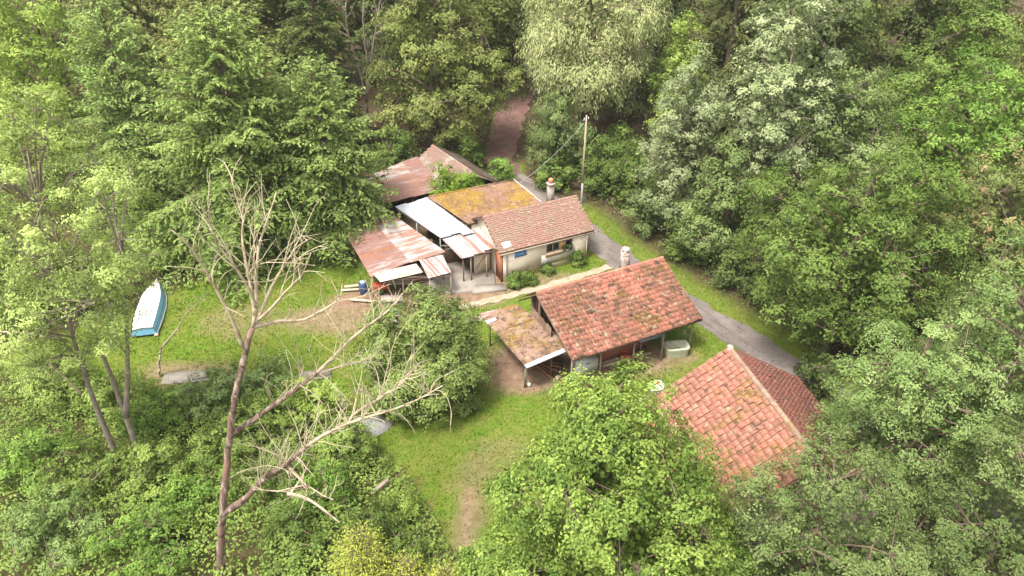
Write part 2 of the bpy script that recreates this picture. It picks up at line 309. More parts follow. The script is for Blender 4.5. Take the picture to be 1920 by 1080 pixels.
def smooth_line(pts, n):
    P = np.asarray(pts, float); t = np.r_[0, np.cumsum(np.linalg.norm(np.diff(P, axis=0), axis=1))]
    s = np.linspace(0, t[-1], n); Q = np.stack([np.interp(s, t, P[:, k]) for k in range(P.shape[1])], -1)
    for _ in range(max(2, n // 12)):
        Q[1:-1] = (Q[:-2] + 2 * Q[1:-1] + Q[2:]) / 4
    return Q
def strip(name, pts, width, z, mat, n=120, edge=0.12, across=7, seed=0, crown=0.0):
    Q = smooth_line(pts, n); T = unit(np.gradient(Q, axis=0)); Nn = np.stack([-T[:, 1], T[:, 0]], -1)
    w = np.full(n, width) if np.ndim(width) == 0 else np.interp(np.linspace(0, 1, n), np.linspace(0, 1, len(width)), width)
    wl = w / 2 + (vnoise(np.arange(n), np.zeros(n), 2.3, seed) - 0.5) * 2 * edge; wr = w / 2 + (vnoise(np.arange(n), np.ones(n) * 7, 2.3, seed) - 0.5) * 2 * edge
    s = np.linspace(-1, 1, across)
    off = np.where(s[None] < 0, s[None] * wr[:, None], s[None] * wl[:, None])
    XY = Q[:, None] + Nn[:, None] * off[..., None]
    Z = np.broadcast_to(z + crown * (1 - s ** 2), (n, across)) + np.maximum(0, gz(XY[..., 0], XY[..., 1]))
    V = np.concatenate([XY, Z[..., None]], -1).reshape(-1, 3)
    i = np.arange(n - 1)[:, None] * across + np.arange(across - 1)[None]; F = np.stack([i, i + 1, i + across + 1, i + across], -1).reshape(-1, 4)
    return link(name, mesh_np(name, V, F, mat, None, True))
M['asphalt'] = surf('worn asphalt', (0.135, 0.112, 0.10), [((0.195, 0.165, 0.145), 0.35, 0.45, 0.60), ((0.10, 0.082, 0.073), 1.2, 0.52, 0.64, (-1.0, (0.25, 2.5, 1))), ((0.24, 0.20, 0.165), 3.5, 0.60, 0.68), ((0.075, 0.062, 0.055), 5.0, 0.60, 0.66), ((0.15, 0.12, 0.06), 1.6, 0.62, 0.72)], 0.9, 0, 0.4, 25)
M['track'] = surf('red needle litter track', (0.15, 0.08, 0.066), [((0.20, 0.112, 0.092), 0.8, 0.45, 0.62), ((0.10, 0.056, 0.046), 2.0, 0.50, 0.66), ((0.075, 0.09, 0.028), 0.9, 0.58, 0.68)], 0.95, 0, 0.3, 10)
M['gravel'] = surf('pale gravel', (0.330, 0.262, 0.199), [((0.240, 0.203, 0.112), 1.3, 0.48, 0.66), ((0.188, 0.195, 0.053), 2.2, 0.56, 0.68)], 0.95, 0, 0.3, 25)
tag(strip('road', ROAD, [2.3, 2.3, 2.3, 2.3, 2.25, 2.2], 0.012, M['asphalt'], 170, 0.20, crown=0.03), 'narrow worn grey asphalt lane past the house', kind='structure')
tag(strip('forest_track', TRACK, [2.3, 2.6, 3.0, 3.0, 2.8], 0.016, M['track'], 90, 0.25, seed=4), 'reddish earth track leading into the dark wood', kind='structure')
tag(strip('gravel_path', [(-5.2, 41.6), (-3.4, 42.3), (1.4, 44.4), (5.8, 46.75), (7.4, 47.9)], 0.62, 0.012, M['gravel'], 60, 0.12, 5, 2), 'pale gravel wheel track in front of the house', kind='structure')
tag(strip('gravel_path', [(-4.6, 40.2), (-2.6, 41.0), (0.2, 42.2)], [0.4, 0.6, 0.3], 0.012, M['gravel'], 40, 0.14, 5, 8), 'short faint wheel track behind the tin lean-to', kind='structure')

# ------------------------------------------------------------------ roofs and walls
def frame(ang):
    a = R(ang); return np.array([math.cos(a), math.sin(a), 0]), np.array([math.sin(a), -math.cos(a), 0])
UPZ = np.array([0, 0, 1.0])

def tile_mesh(name, w, l, mat, rib=0.028, t=0.022):
    """clay tile: a pan with a raised rib on one side; x across, y up the slope"""
    xs = np.array([0, 0.12, 0.24, 0.3, 1.0]) * w; zs = np.array([0.004, rib, rib, 0.002, 0.004])
    V = []
    for y, dz in ((0, 0.026), (l, 0.0)):
        V += [(x, y, z + dz) for x, z in zip(xs, zs)]
    V += [(x, 0, z + 0.026 - t) for x, z in zip(xs, zs)]
    F = [(i, i + 1, i + 6, i + 5) for i in range(4)] + [(10 + i, 11 + i, i + 1, i) for i in range(4)]
    return mesh_np(name, V, F, mat)

def tile_slope(parent, A, e, up, L, S, w, h, mat, rng, max_parts, name='tile', jitter=1.0, prefer=None, gap=0.985):
    """A: low corner at the eave, e: along the eave, up: up the slope. Largest in view first become parts, the rest one stuff part"""
    nrm = unit(np.cross(e, up)); nrm = nrm if nrm[2] > 0 else -nrm
    nc = int(round(L / w)); nr = int(round(S / h)); w = L / nc; h = S / nr
    ex = np.cross(up, nrm)
    sgn = 1 if np.dot(ex, e) > 0 else -1
    meshes = [tile_mesh('tile', w * gap, h * 1.10, mat, 0.028 + 0.005 * q) for q in range(3)]
    spots = []
    for r in range(nr):
        for c in range(nc):
            P = A + e * (c * w if sgn > 0 else (c + 1) * w) + up * (r * h) + nrm * 0.03
            spots.append((r, c, P))
    if prefer: spots.sort(key=lambda q: prefer(q[2]))
    Vs = []; Fs = []; n = 0
    for k, (r, c, P) in enumerate(spots):
        a = rng.normal(0, 0.016 * jitter); tilt = rng.normal(0, 0.012 * jitter)
        x = e * sgn; xx = unit(x * math.cos(a) + up * math.sin(a)); yy = unit(-x * math.sin(a) + up * math.cos(a) + nrm * tilt); zz = np.cross(xx, yy)
        if rng.random() < 0.035 * jitter / 2: a += rng.normal(0, 0.07); P = P - up * abs(rng.normal(0, 0.05)) + nrm * 0.012
        P = P + nrm * 0.05 * (2 * c / nc - 1) ** 2
        P = P + up * rng.normal(0, 0.008 * jitter) + nrm * abs(rng.normal(0, 0.006 * jitter))
        if k < max_parts:
            o = link(name, meshes[k % 3], parent)
            o.matrix_world = Matrix(((xx[0], yy[0], zz[0], P[0]), (xx[1], yy[1], zz[1], P[1]), (xx[2], yy[2], zz[2], P[2]), (0, 0, 0, 1)))
        else:
            me = meshes[k % 3]; v = np.array([q.co[:] for q in me.vertices]); Vs.append(P + v @ np.array([xx, yy, zz]))
            Fs.append(np.array([q.vertices[:] for q in me.polygons]) + n); n += len(v)
    if Vs: tag(link('tile_field', mesh_np('tile_field', np.vstack(Vs), np.vstack(Fs), mat), parent), kind='stuff')

def small_tiles(parent, A, e, up, L, S, w, h, mat, rng, name='tile_field'):
    nrm = unit(np.cross(e, up)); nrm = nrm if nrm[2] > 0 else -nrm
    nc = int(L / w); nr = int(S / h); w = L / nc; h = S / nr
    r, c = np.meshgrid(np.arange(nr), np.arange(nc), indexing='ij'); r = r.ravel(); c = c.ravel(); n = len(r)
    P = A + e * ((c + (r % 2) * 0.5 - 0.25) * w)[:, None] + up * (r * h + rng.normal(0, 0.012, n))[:, None] + nrm * (0.02 + abs(rng.normal(0, 0.010, n)))[:, None]
    q = [e * 0, e * w * 0.97, e * w * 0.97 + up * h * 1.15, up * h * 1.15]; lift = [0.03, 0.03, 0.0, 0.0]
    V = np.stack([P + v + nrm * l for v, l in zip(q, lift)] + [P + q[0] + nrm * 0.008, P + q[1] + nrm * 0.008], 1)
    i = np.arange(n)[:, None] * 6
    F = np.concatenate([i + np.array([[0, 1, 2, 3]]), i + np.array([[4, 5, 1, 0]])])
    return tag(link(name, mesh_np(name, V.reshape(-1, 3), F, mat), parent), kind='stuff')

def ridge_caps(parent, A, B, mat, n, r=0.12, name='ridge_tile'):
    A = np.asarray(A, float); B = np.asarray(B, float); d = (B - A) / n; u = unit(d); s = unit(np.cross(u, UPZ)); L = np.linalg.norm(d)
    th = np.linspace(-0.25, math.pi + 0.25, 7); V = []
    for y, rr in ((0, r * 1.06), (L * 1.08, r * 0.94)):
        V += [(math.cos(t) * rr, y, math.sin(t) * rr) for t in th]
    me = mesh_np('ridge_tile', V, [(i, i + 1, i + 8, i + 7) for i in range(6)], mat, None, True)
    for k in range(n):
        P = A + d * k; o = link(name, me, parent)
        o.matrix_world = Matrix(((s[0], u[0], 0, P[0]), (s[1], u[1], 0, P[1]), (0, 0, 1, P[2]), (0, 0, 0, 1)))

def corr_sheet(parent, q, mat, along='v', pitch=0.11, amp=0.02, name='metal_sheet', sag=0.0, seed=0, lap=0.0):
    """one corrugated sheet over the quad q (a,b,c,d); ridges run along v (a->d) or u (a->b)"""
    a, b, c, d = [np.asarray(p, float) for p in q]
    if along == 'u': a, b, c, d = b, c, d, a
    wid = np.linalg.norm(b - a); nw = max(2, int(wid / pitch)); nu = nw * 4 + 1; nv = 5
    u = np.linspace(0, 1, nu)[None, :, None]; v = np.linspace(0, 1, nv)[:, None, None]
    P = (a * (1 - u) + b * u) * (1 - v) + (d * (1 - u) + c * u) * v
    nrm = unit(np.cross(b - a, d - a)); nrm = nrm if nrm[2] > 0 else -nrm
    rr = np.random.default_rng(seed)
    dz = amp * np.sin(2 * np.pi * nw * u) - sag * np.sin(np.pi * v) + rr.normal(0, 0.006, (nv, 1, 1)) + lap
    P = P + nrm * dz
    i = np.arange(nv - 1)[:, None] * nu + np.arange(nu - 1)[None]
    F = np.stack([i, i + 1, i + nu + 1, i + nu], -1).reshape(-1, 4)
    me = mesh_np(name, P.reshape(-1, 3), F, mat, None, True)
    return link(name, me, parent)

def sheet_roof(parent, q, nu, nv, mats, rng, along='v', **kw):
    a, b, c, d = [np.asarray(p, float) for p in q]
    def at(u, v): return (a * (1 - u) + b * u) * (1 - v) + (d * (1 - u) + c * u) * v
    k = 0
    for j in range(nv):
        for i in range(nu):
            j0 = 0.02 * rng.normal(); e0 = 0.012
            qq = [at(i / nu - e0, j / nv - 0.02 + j0 / 2), at((i + 1) / nu + e0, j / nv - 0.02 + j0 / 2), at((i + 1) / nu + e0, (j + 1) / nv + 0.02 + j0), at(i / nu - e0, (j + 1) / nv + 0.02 + j0)]
            m = mats[rng.integers(len(mats))] if not callable(mats) else mats(i, j)
            corr_sheet(parent, qq, m, along, seed=int(rng.integers(1e6)), lap=0.014 * (k % 2) + 0.006 * rng.random(), **kw); k += 1

def post(parent, x, y, z1, mat, r=0.06, name='post', z0=-0.1, lean=(0, 0)):
    g = Geo(); g.tube([(x, y, z0), (x + lean[0] * 0.5, y + lean[1] * 0.5, (z0 + z1) / 2), (x + lean[0], y + lean[1], z1)], [r * 1.08, r, r * 0.95], 6); return g.build(name, mat, parent, True)
def beam(parent, p, q, w, mat, name='beam'):
    g = Geo(); p = np.asarray(p, float); q = np.asarray(q, float); t = unit(q - p); s = unit(np.cross(t, UPZ)) if abs(t[2]) < 0.95 else np.array([1.0, 0, 0]); n = np.cross(s, t)
    def ring(c): return np.array([c - s * w / 2 - n * w / 2, c + s * w / 2 - n * w / 2, c + s * w / 2 + n * w / 2, c - s * w / 2 + n * w / 2])
    g.hexa(ring(p), ring(q)); return g.build(name, mat, parent)
def wall(parent, p, q, z0, z1, t, mat, name='wall', z1b=None):
    p = np.array([p[0], p[1], 0.0]); q = np.array([q[0], q[1], 0.0]); d = unit(q - p); s = np.array([-d[1], d[0], 0]) * t / 2
    z1b = z1 if z1b is None else z1b
    g = Geo(); g.hexa(np.array([p - s, q - s, q + s, p + s]) + UPZ * z0, np.array([p - s + UPZ * z1, q - s + UPZ * z1b, q + s + UPZ * z1b, p + s + UPZ * z1])); return g.build(name, mat, parent)

def boards(parent, p, q, z0, z1, mat, n, name='plank', rng=None, t=0.03, vert=True):
    p = np.array([p[0], p[1], 0.0]); q = np.array([q[0], q[1], 0.0]); L = np.linalg.norm(q - p); d = (q - p) / L; a = math.atan2(d[1], d[0])
    for i in range(n):
        g = Geo()
        if vert:
            c = p + d * L * (i + 0.5) / n; h = z1 - z0 + rng.normal(0, 0.03); g.box(c + UPZ * (z0 + h / 2) + np.array([-d[1], d[0], 0]) * rng.normal(0, 0.006), (L / n - 0.012, t, h), a)
        else:
            H = (z1 - z0) / n; g.box((p + q) / 2 + UPZ * (z0 + H * (i + 0.5)) + np.array([-d[1], d[0], 0]) * rng.normal(0, 0.006), (L - 0.03 * rng.random(), t, H - 0.012), a)
        g.build(name, mat, parent)
rng = np.random.default_rng(7)

def gable_end(parent, p, q, ze, apex_z, t, mat, name='gable_wall', frac=0.5):
    """wall from p to q up to ze with a triangle up to apex"""
    p = np.array([p[0], p[1], 0.0]); q = np.array([q[0], q[1], 0.0]); d = unit(q - p); s = np.array([-d[1], d[0], 0]) * t / 2; m = p * (1 - frac) + q * frac
    prof = [p, q, q + UPZ * ze, m + UPZ * apex_z, p + UPZ * ze]
    V = [v - s for v in prof] + [v + s for v in prof]
    me = bpy.data.meshes.new(name); me.from_pydata([tuple(v) for v in V], [], [(4, 3, 2, 1, 0), (5, 6, 7, 8, 9)] + [(i, (i + 1) % 5, 5 + (i + 1) % 5, 5 + i) for i in range(5)]); me.materials.append(mat); me.update()
    return link(name, me, parent)

# ---- the cream house
def build_house():
    t = thing('house', 'cream rendered cottage with brown tiled gable roof and blue panel under the eave', 'house')
    e, n = frame(26.25); A = np.array([-1.96, 47.55, 0.0]); L, W, ze, zr = 7.2, 2.62, 2.3, 3.75
    up = unit(np.array([0, 0, zr - ze]) - n * W); S = math.hypot(W, zr - ze)
    rf = Geo()
    a = A + UPZ * (zr - 0.03); b = a + e * L
    rf.slab([a + n * W - UPZ * (zr - ze), b + n * W - UPZ * (zr - ze), b, a], 0.09)
    roof = rf.build('roof', M['timber'], t)
    rb = Geo(); rb.slab([a, b, b - n * W - UPZ * (zr - ze), a - n * W - UPZ * (zr - ze)], 0.09); rb.build('roof_back', M['timber'], t)
    small_tiles(roof, A + n * W + UPZ * ze - n * 0.02, e, up, L, S, 0.18, 0.15, M['tile_brown'], rng)
    up2 = unit(np.array([0, 0, zr - ze]) + n * W)
    small_tiles(roof, A - n * W + UPZ * ze, e, up2, L, S, 0.24, 0.22, M['tile_brown'], rng)
    ridge_caps(roof, A + UPZ * (zr - 0.02), A + e * L + UPZ * (zr - 0.02), M['tile_brown'], 22, 0.09)
    i = 0.15
    f0 = A + n * (W - i) + e * 0.3; f1 = A + n * (W - i) + e * (L - 0.45); b0 = A - n * (W - i) + e * 0.3; b1 = A - n * (W - i) + e * (L - 0.45)
    # front wall built round its window opening (s0..s1 along the wall, z 1.35..1.95)
    LW = np.linalg.norm(f1 - f0); s0, s1 = 3.25, 5.3
    fw = Geo()
    def wseg(g, sa, sb, za, zb, off=0.0, tk=0.25):
        p = f0 + e * sa + n * off; q = f0 + e * sb + n * off; k = -n * tk
        g.hexa(np.array([p, q, q + k, p + k]) + UPZ * za, np.array([p, q, q + k, p + k]) + UPZ * zb)
    wseg(fw, 0, s0, -0.2, 2.27); wseg(fw, s1, LW, -0.2, 2.27); wseg(fw, s0, s1, -0.2, 1.3); wseg(fw, s0, s1, 2.0, 2.27)
    w = fw.build('wall', M['plaster'], t)
    wp = Geo(); wseg(wp, 2.9, 5.5, 0.45, 1.24, 0.012, 0.02); wp.build('white_patch', M['white_patch'], w)
    gable_end(t, f0 - n * 0.26 + e * 0.12, b0 + e * 0.12, 2.38, zr - 0.14, 0.24, M['plaster'])
    gable_end(t, f1 - n * 0.26 - e * 0.12, b1 - e * 0.12, 2.38, zr - 0.14, 0.24, M['plaster'])
    wall(t, b0 + e * 0.25, b1 - e * 0.25, -0.2, 2.4, 0.24, M['plaster'])
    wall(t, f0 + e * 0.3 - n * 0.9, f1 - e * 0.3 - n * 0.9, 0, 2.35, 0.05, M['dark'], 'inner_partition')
    # window: frame, mullions, dark panes, orange board and clutter in it
    win = Geo(); wseg(win, s0, s1, 1.3, 1.35, -0.02, 0.14); wseg(win, s0, s1, 1.95, 2.0, -0.02, 0.14)
    for s in (s0 + 0.02, s0 + 0.50, s0 + 1.0, s0 + 1.48, s1 - 0.06): wseg(win, s, s + 0.05, 1.351, 1.949, -0.03, 0.12)
    wf = win.build('window', M['timber_grey'], t)
    for k, sa in enumerate((s0 + 0.07, s0 + 0.55, s0 + 1.53)):
        g = Geo(); wseg(g, sa, sa + 0.42, 1.36 if k < 2 else 1.55, 1.94, -0.09, 0.012); g.build('pane', M['pane'], wf)
    g = Geo(); wseg(g, s0 + 1.05, s0 + 1.47, 1.355, 1.945, -0.06, 0.02); g.build('shutter', M['orange'], wf)
    g = Geo(); wseg(g, s0 - 0.05, s0 + 1.3, 1.02, 1.30, 0.04, 0.03); g.build('sill_board', M['orange'], wf)
    g = Geo(); wseg(g, s0 - 0.1, s1 + 0.1, 1.24, 1.29, 0.16, 0.155); g.build('sill', M['timber_grey'], wf)
    g = Geo()
    P = f0 + e * (s0 + 1.5) + n * 0.08 + UPZ * 1.42
    for q in range(9): g.box(P + e * rng.uniform(-0.4, 0.45) + UPZ * rng.uniform(-0.12, 0.14) + n * rng.uniform(-0.04, 0.03), rng.uniform(0.1, 0.24, 3), rng.uniform(0, 1))
    g.build('clutter', M['dark'], wf)
    g = Geo(); wseg(g, 0.85, 1.75, 1.62, 2.06, 0.03, 0.03); bp = g.build('blue_panel', M['blue_panel'], t); bp['label'] = 'blue panel fixed to the wall under the eave'
    g = Geo()
    for q in range(3): wseg(g, 0.88 + q * 0.3, 1.02 + q * 0.3 + rng.uniform(0, .1), 1.93, 2.05, 0.045, 0.014)
    g.build('panel_stain', M['navy'], bp)
    # brown door and jamb at the left gable corner
    d0 = f0 - e * 0.02; g = Geo(); g.box(d0 - n * 0.55 + UPZ * 1.0 - e * 0.03, (0.06, 0.85, 2.0), R(26.25)); dr = g.build('door', M['rustbrown'], t)
    g = Geo(); g.box(d0 - n * 0.85 + UPZ * 1.0 - e * 0.075, (0.03, 0.04, 0.16), R(26.25)); g.build('handle', M['galv'], dr)
    g = Geo(); g.box(d0 - n * 0.06 + UPZ * 1.07 - e * 0.05, (0.16, 0.12, 2.2), R(26.25)); g.build('door_post', M['rustbrown'], t)
    # skylight sheet at the left foot of the roof
    nr = unit(np.cross(e, up)); nr = nr if nr[2] > 0 else -nr
    P = A + n * W + UPZ * ze + e * 0.42 + up * 0.28 + nr * 0.06
    g = Geo(); g.slab([P, P + e * 0.62, P + e * 0.62 + up * 0.46, P + up * 0.46], 0.03); sk = g.build('skylight', M['white'], roof)
    # gutter and downpipe
    g = Geo(); g.tube([A + n * (W + 0.05) + UPZ * (ze - 0.1), A + n * (W + 0.05) + e * L + UPZ * (ze - 0.12)], 0.045, 6); g.build('gutter', M['timber_grey'], t, True)
    g = Geo(); p = f1 + n * 0.05 - e * 0.05; g.tube([p, p + UPZ * 2.2], 0.035, 6); g.build('downpipe', M['plaster'], t, True)
    g = Geo(); p = f0 + n * 0.05 + e * 0.25; g.tube([p, p + UPZ * 2.2], 0.03, 6); g.build('downpipe', M['galv'], t, True)
    # chimney
    C = A + e * 5.49 - n * 0.63
    g = Geo(); g.box(C + UPZ * 3.9, (0.40, 0.40, 1.7), R(26)); ch = g.build('chimney', M['concrete'], roof)
    g = Geo(); g.box(C + UPZ * 4.79, (0.52, 0.52, 0.10), R(26)); g.build('chimney_cap', M['chimney_white'], roof)
    g = Geo(); g.tube([C + UPZ * 4.84, C + UPZ * 4.95, C + UPZ * 5.05, C + UPZ * 5.15, C + UPZ * 5.21], [0.13, 0.13, 0.19, 0.16, 0.05], 8); g.build('chimney_pot', M['pot'], roof, True)
    return t
m, nt, p = mat_new('dark window glass'); p.inputs['Base Color'].default_value = (0.012, 0.012, 0.018, 1); p.inputs['Roughness'].default_value = 0.12; M['pane'] = m
build_house()

# ---- moss grown building behind the house
def build_mossy():
    t = thing('outbuilding', 'low outbuilding behind the house with orange moss over its rusty sheet roof', 'outbuilding')
    BL = np.array([-5.95, 51.75, 3.15]); BR = np.array([0.15, 54.45, 3.2]); FR = np.array([2.35, 51.45, 2.62]); FL = np.array([-2.95, 48.75, 2.6])
    rf = Geo(); rf.slab([p - UPZ * 0.06 for p in (BL, BR, FR, FL)], 0.06); roof = rf.build('roof', M['timber'], t)
    sheet_roof(roof, (BL, BR, FR, FL), 7, 3, [M['mossy']], rng, pitch=0.17, amp=0.026)
    def inset(p, c=np.array([-1.6, 51.6, 0]), k=0.90): return (c + (np.array([p[0], p[1], 0]) - c) * k)
    q = [inset(p) for p in (BL, BR, FR, FL)]; zz = [2.95, 3.0, 2.42, 2.4]
    for i in range(4):
        j = (i + 1) % 4; wall(t, q[i], q[j], -0.2, zz[i], 0.2, M['plaster'] if i != 3 else M['timber'], 'wall', zz[j])
    rc = Geo(); rc.tube([BR + UPZ * 0.04, (BR + FR) / 2 + UPZ * 0.06, FR + UPZ * 0.04], 0.07, 6); rc.build('verge_cap', M['chimney_white'], roof, True)
    rb = Geo(); rb.tube([BL + UPZ * 0.04, (BL + BR) / 2 + UPZ * 0.03, BR + UPZ * 0.04], 0.06, 6); rb.build('ridge_cap', M['mossy'], roof, True)
build_mossy()

# ---- white sheet shelter and streaked lean-to
def build_white_shelter():
    t = thing('shelter', 'open shelter with flat bare white metal roof next to the mossy roof', 'shelter')
    q = [(-8.2, 50.95, 2.75), (-6.1, 51.95, 3.0), (-2.78, 47.78, 2.62), (-4.8, 47.15, 2.42)]
    sheet_roof(t, q, 3, 3, [M['zinc']], rng, pitch=0.2, amp=0.008)
    for x, y, z in ((-8.0, 50.7, 2.66), (-6.6, 49.05, 2.5), (-4.85, 47.3, 2.36), (-3.1, 48.0, 2.5)): post(t, x, y, z, M['galv'], 0.045)
    beam(t, (-8.15, 50.8, 2.64), (-4.8, 47.25, 2.36), 0.09, M['timber']); beam(t, (-4.85, 47.28, 2.33), (-2.85, 47.95, 2.52), 0.08, M['timber'])
    beam(t, (-4.8, 47.2, 1.3), (-3.6, 46.5, 2.2), 0.06, M['galv'], 'brace'); beam(t, (-4.8, 47.2, 1.75), (-3.4, 46.9, 1.95), 0.06, M['galv'], 'brace')
    boards(t, (-6.2, 51.6), (-3.1, 48.9), 0.0, 2.45, M['timber'], 12, 'plank', rng)
def build_lean_to():
    t = thing('lean_to', 'lean-to roofed with rust streaked zinc sheets against the house gable', 'lean-to')
    q = [(-4.75, 47.3, 2.3), (-2.2, 48.25, 2.52), (-1.0, 45.85, 2.16), (-3.3, 45.2, 1.95)]
    a, b, c, d = [np.array(p) for p in q]
    for i in range(3):
        u0, u1 = i / 3 - 0.01, (i + 1) / 3 + 0.015; ext = (0.0, -0.04, -0.1)[i]
        A, B = a + (b - a) * u0, a + (b - a) * u1; D, C = d + (c - d) * u0, d + (c - d) * u1
        corr_sheet(t, [A, B, C + (C - B) * ext, D + (D - A) * ext], M['zinc_strip'], pitch=0.13, amp=0.022, seed=i, lap=0.012 * i)
    post(t, -2.72, 45.5, 1.95, M['timber_grey'], 0.05); post(t, -3.22, 45.35, 1.9, M['timber'], 0.05); post(t, -1.7, 45.9, 2.0, M['timber_grey'], 0.05)
    beam(t, (-3.35, 45.35, 1.88), (-1.3, 45.95, 2.03), 0.08, M['timber'])
    wall(t, (-2.55, 46.35), (-1.55, 46.85), -0.1, 1.95, 0.15, M['plaster']); wall(t, (-2.6, 46.4), (-3.1, 47.4), -0.1, 2.0, 0.12, M['timber'])
    beam(t, (-2.5, 46.2, 0.5), (-1.75, 46.5, 1.45), 0.03, M['timber_grey'], 'brace')
    wall(t, (-4.6, 47.6), (-3.1, 48.3), 0, 2.25, 0.08, M['timber'])
build_white_shelter(); build_lean_to()

# ---- rusty open shed at the left
def build_rust_shed():
    t = thing('open_shed', 'open-sided shed with wide rusty patched sheet roof beside the fir trees', 'shed')
    a, b, c, d = (-9.9, 49.4, 2.25), (-6.6, 48.7, 2.35), (-4.45, 45.75, 2.12), (-9.2, 47.2, 2.05)
    mats = [M['rust_pale'], M['rust'], M['rust_pale']]
    sheet_roof(t, [(-9.9, 50.0, 2.4), (-8.3, 50.3, 2.42), (-4.45, 45.8, 2.12), (-6.7, 44.7, 1.98)], 1, 6, lambda i, j: [M['rust'], M['rust_pale'], M['rust_pale'], M['rust_pale'], M['rust_pale'], M['rust_pale']][j], rng, 'u', pitch=0.14, amp=0.02)
    sheet_roof(t, [(-11.4, 48.2, 2.2), (-9.85, 50.0, 2.38), (-6.7, 44.75, 2.0), (-9.0, 43.35, 1.72)], 1, 4, lambda i, j: [M['rust'], M['rust'], M['rust'], M['rust']][j], rng, 'u', pitch=0.14, amp=0.02)
    corr_sheet(t, [(-8.9, 43.6, 1.76), (-6.2, 44.5, 1.96), (-5.7, 43.65, 1.82), (-8.3, 42.75, 1.66)], M['rust_cream'], 'u', 0.14, 0.02, lap=0.03)
    for q, (u0, u1) in enumerate(((0, 0.5), (0.48, 1.0))):
        A, B, C, D = [np.array(p) for p in ((-6.05, 44.9, 1.97), (-4.6, 45.5, 2.0), (-3.88, 43.75, 1.72), (-5.3, 43.1, 1.70))]
        corr_sheet(t, [A + (B - A) * u0, A + (B - A) * u1, D + (C - D) * u1, D + (C - D) * u0], M['zinc_strip'], pitch=0.12, amp=0.022, seed=q, lap=0.05 + 0.012 * q)
    for x, y, z in ((-9.0, 43.5, 1.62), (-7.0, 43.45, 1.66), (-5.25, 43.3, 1.64), (-3.95, 43.85, 1.66), (-4.6, 45.6, 1.9), (-10.9, 47.9, 2.05), (-8.9, 49.9, 2.2)): post(t, x, y, z, M['timber_grey'], 0.05)
    beam(t, (-9.05, 43.5, 1.62), (-5.2, 43.35, 1.64), 0.1, M['timber']); beam(t, (-5.25, 43.32, 1.62), (-3.95, 43.85, 1.64), 0.07, M['timber']); beam(t, (-11.3, 48.1, 2.1), (-9.0, 43.5, 1.62), 0.09, M['timber'])
    beam(t, (-3.95, 43.85, 0.1), (-5.3, 45.0, 1.5), 0.045, M['timber_grey'], 'brace')
    boards(t, (-9.6, 46.6), (-5.4, 47.9), 0.0, 1.95, M['timber'], 16, 'plank', rng)
    boards(t, (-7.3, 44.6), (-5.6, 45.2), 0.0, 1.35, M['timber'], 5, 'plank', rng, vert=False)
build_rust_shed()

# ---- back sheds beyond the moss grown building
def build_back_sheds():
    t = thing('tin_shed', 'dark red rusty tin roofed shed half hidden behind the fir', 'shed')
    q = [(-11.6, 55.6, 2.75), (-7.5, 58.9, 3.05), (-5.45, 54.6, 2.38), (-9.2, 52.75, 2.2)]
    sheet_roof(t, q, 4, 3, lambda i, j: M['rust_pale'] if (j == 0 and i in (1, 2)) else M['rust'], rng, pitch=0.16, amp=0.022)
    for x, y, z in ((-9.1, 53.0, 2.1), (-5.75, 54.75, 2.25), (-7.4, 53.85, 2.15), (-11.3, 55.5, 2.6), (-7.6, 58.5, 2.9)): post(t, x, y, z, M['timber'], 0.07)
    beam(t, (-9.2, 52.95, 2.12), (-5.6, 54.75, 2.26), 0.1, M['timber'])
    boards(t, (-11.2, 55.6), (-7.7, 58.5), 0, 2.5, M['timber'], 14, 'plank', rng); boards(t, (-7.5, 58.3), (-5.9, 55.0), 0, 2.3, M['timber'], 10, 'plank', rng)
    t = thing('tiled_shed', 'small gable shed roofed in grey-brown tiles at the far end of the yard', 'shed')
    e, n = frame(-56); A = np.array([-6.35, 59.9, 0.0]); L, W, ze, zr = 6.1, 2.35, 2.25, 3.65
    S = math.hypot(W, zr - ze)
    for s, nm in ((1, 'roof'), (-1, 'roof_back')):
        up = unit(np.array([0, 0, zr - ze]) - n * W * s); g = Geo(); a = A + UPZ * (zr - 0.02); b = a + e * L
        dn = n * W * s - UPZ * (zr - ze)
        g.slab([a + dn, b + dn, b, a], 0.08); r = g.build(nm, M['timber'], t)
        small_tiles(r, A + n * W * s + UPZ * ze, e, up, L, S, 0.2, 0.18, M['tile_grey'], rng)
        if s == 1: ridge_caps(r, A + UPZ * zr, A + e * L + UPZ * zr, M['tile_grey'], 16, 0.09)
    i = 0.3
    for s in (1, -1):
        p = A + n * s * (W - i) + e * 0.3; q = A + n * s * (W - i) + e * (L - 0.3)
        boards(t, p, q, 0, 2.3, M['timber'], 16, 'plank', rng)
    boards(t, A - n * (W - i) + e * (L - 1.9), A + n * (W - i) + e * (L - 1.9), 0, 2.6, M['timber'], 14, 'plank', rng)
    for s in (1, -1): beam(t, A + e * (L - 0.04) + UPZ * (zr - 0.14), A + n * s * W + e * (L - 0.04) + UPZ * (ze - 0.12), 0.1, M['timber_grey'], 'bargeboard')
build_back_sheds()

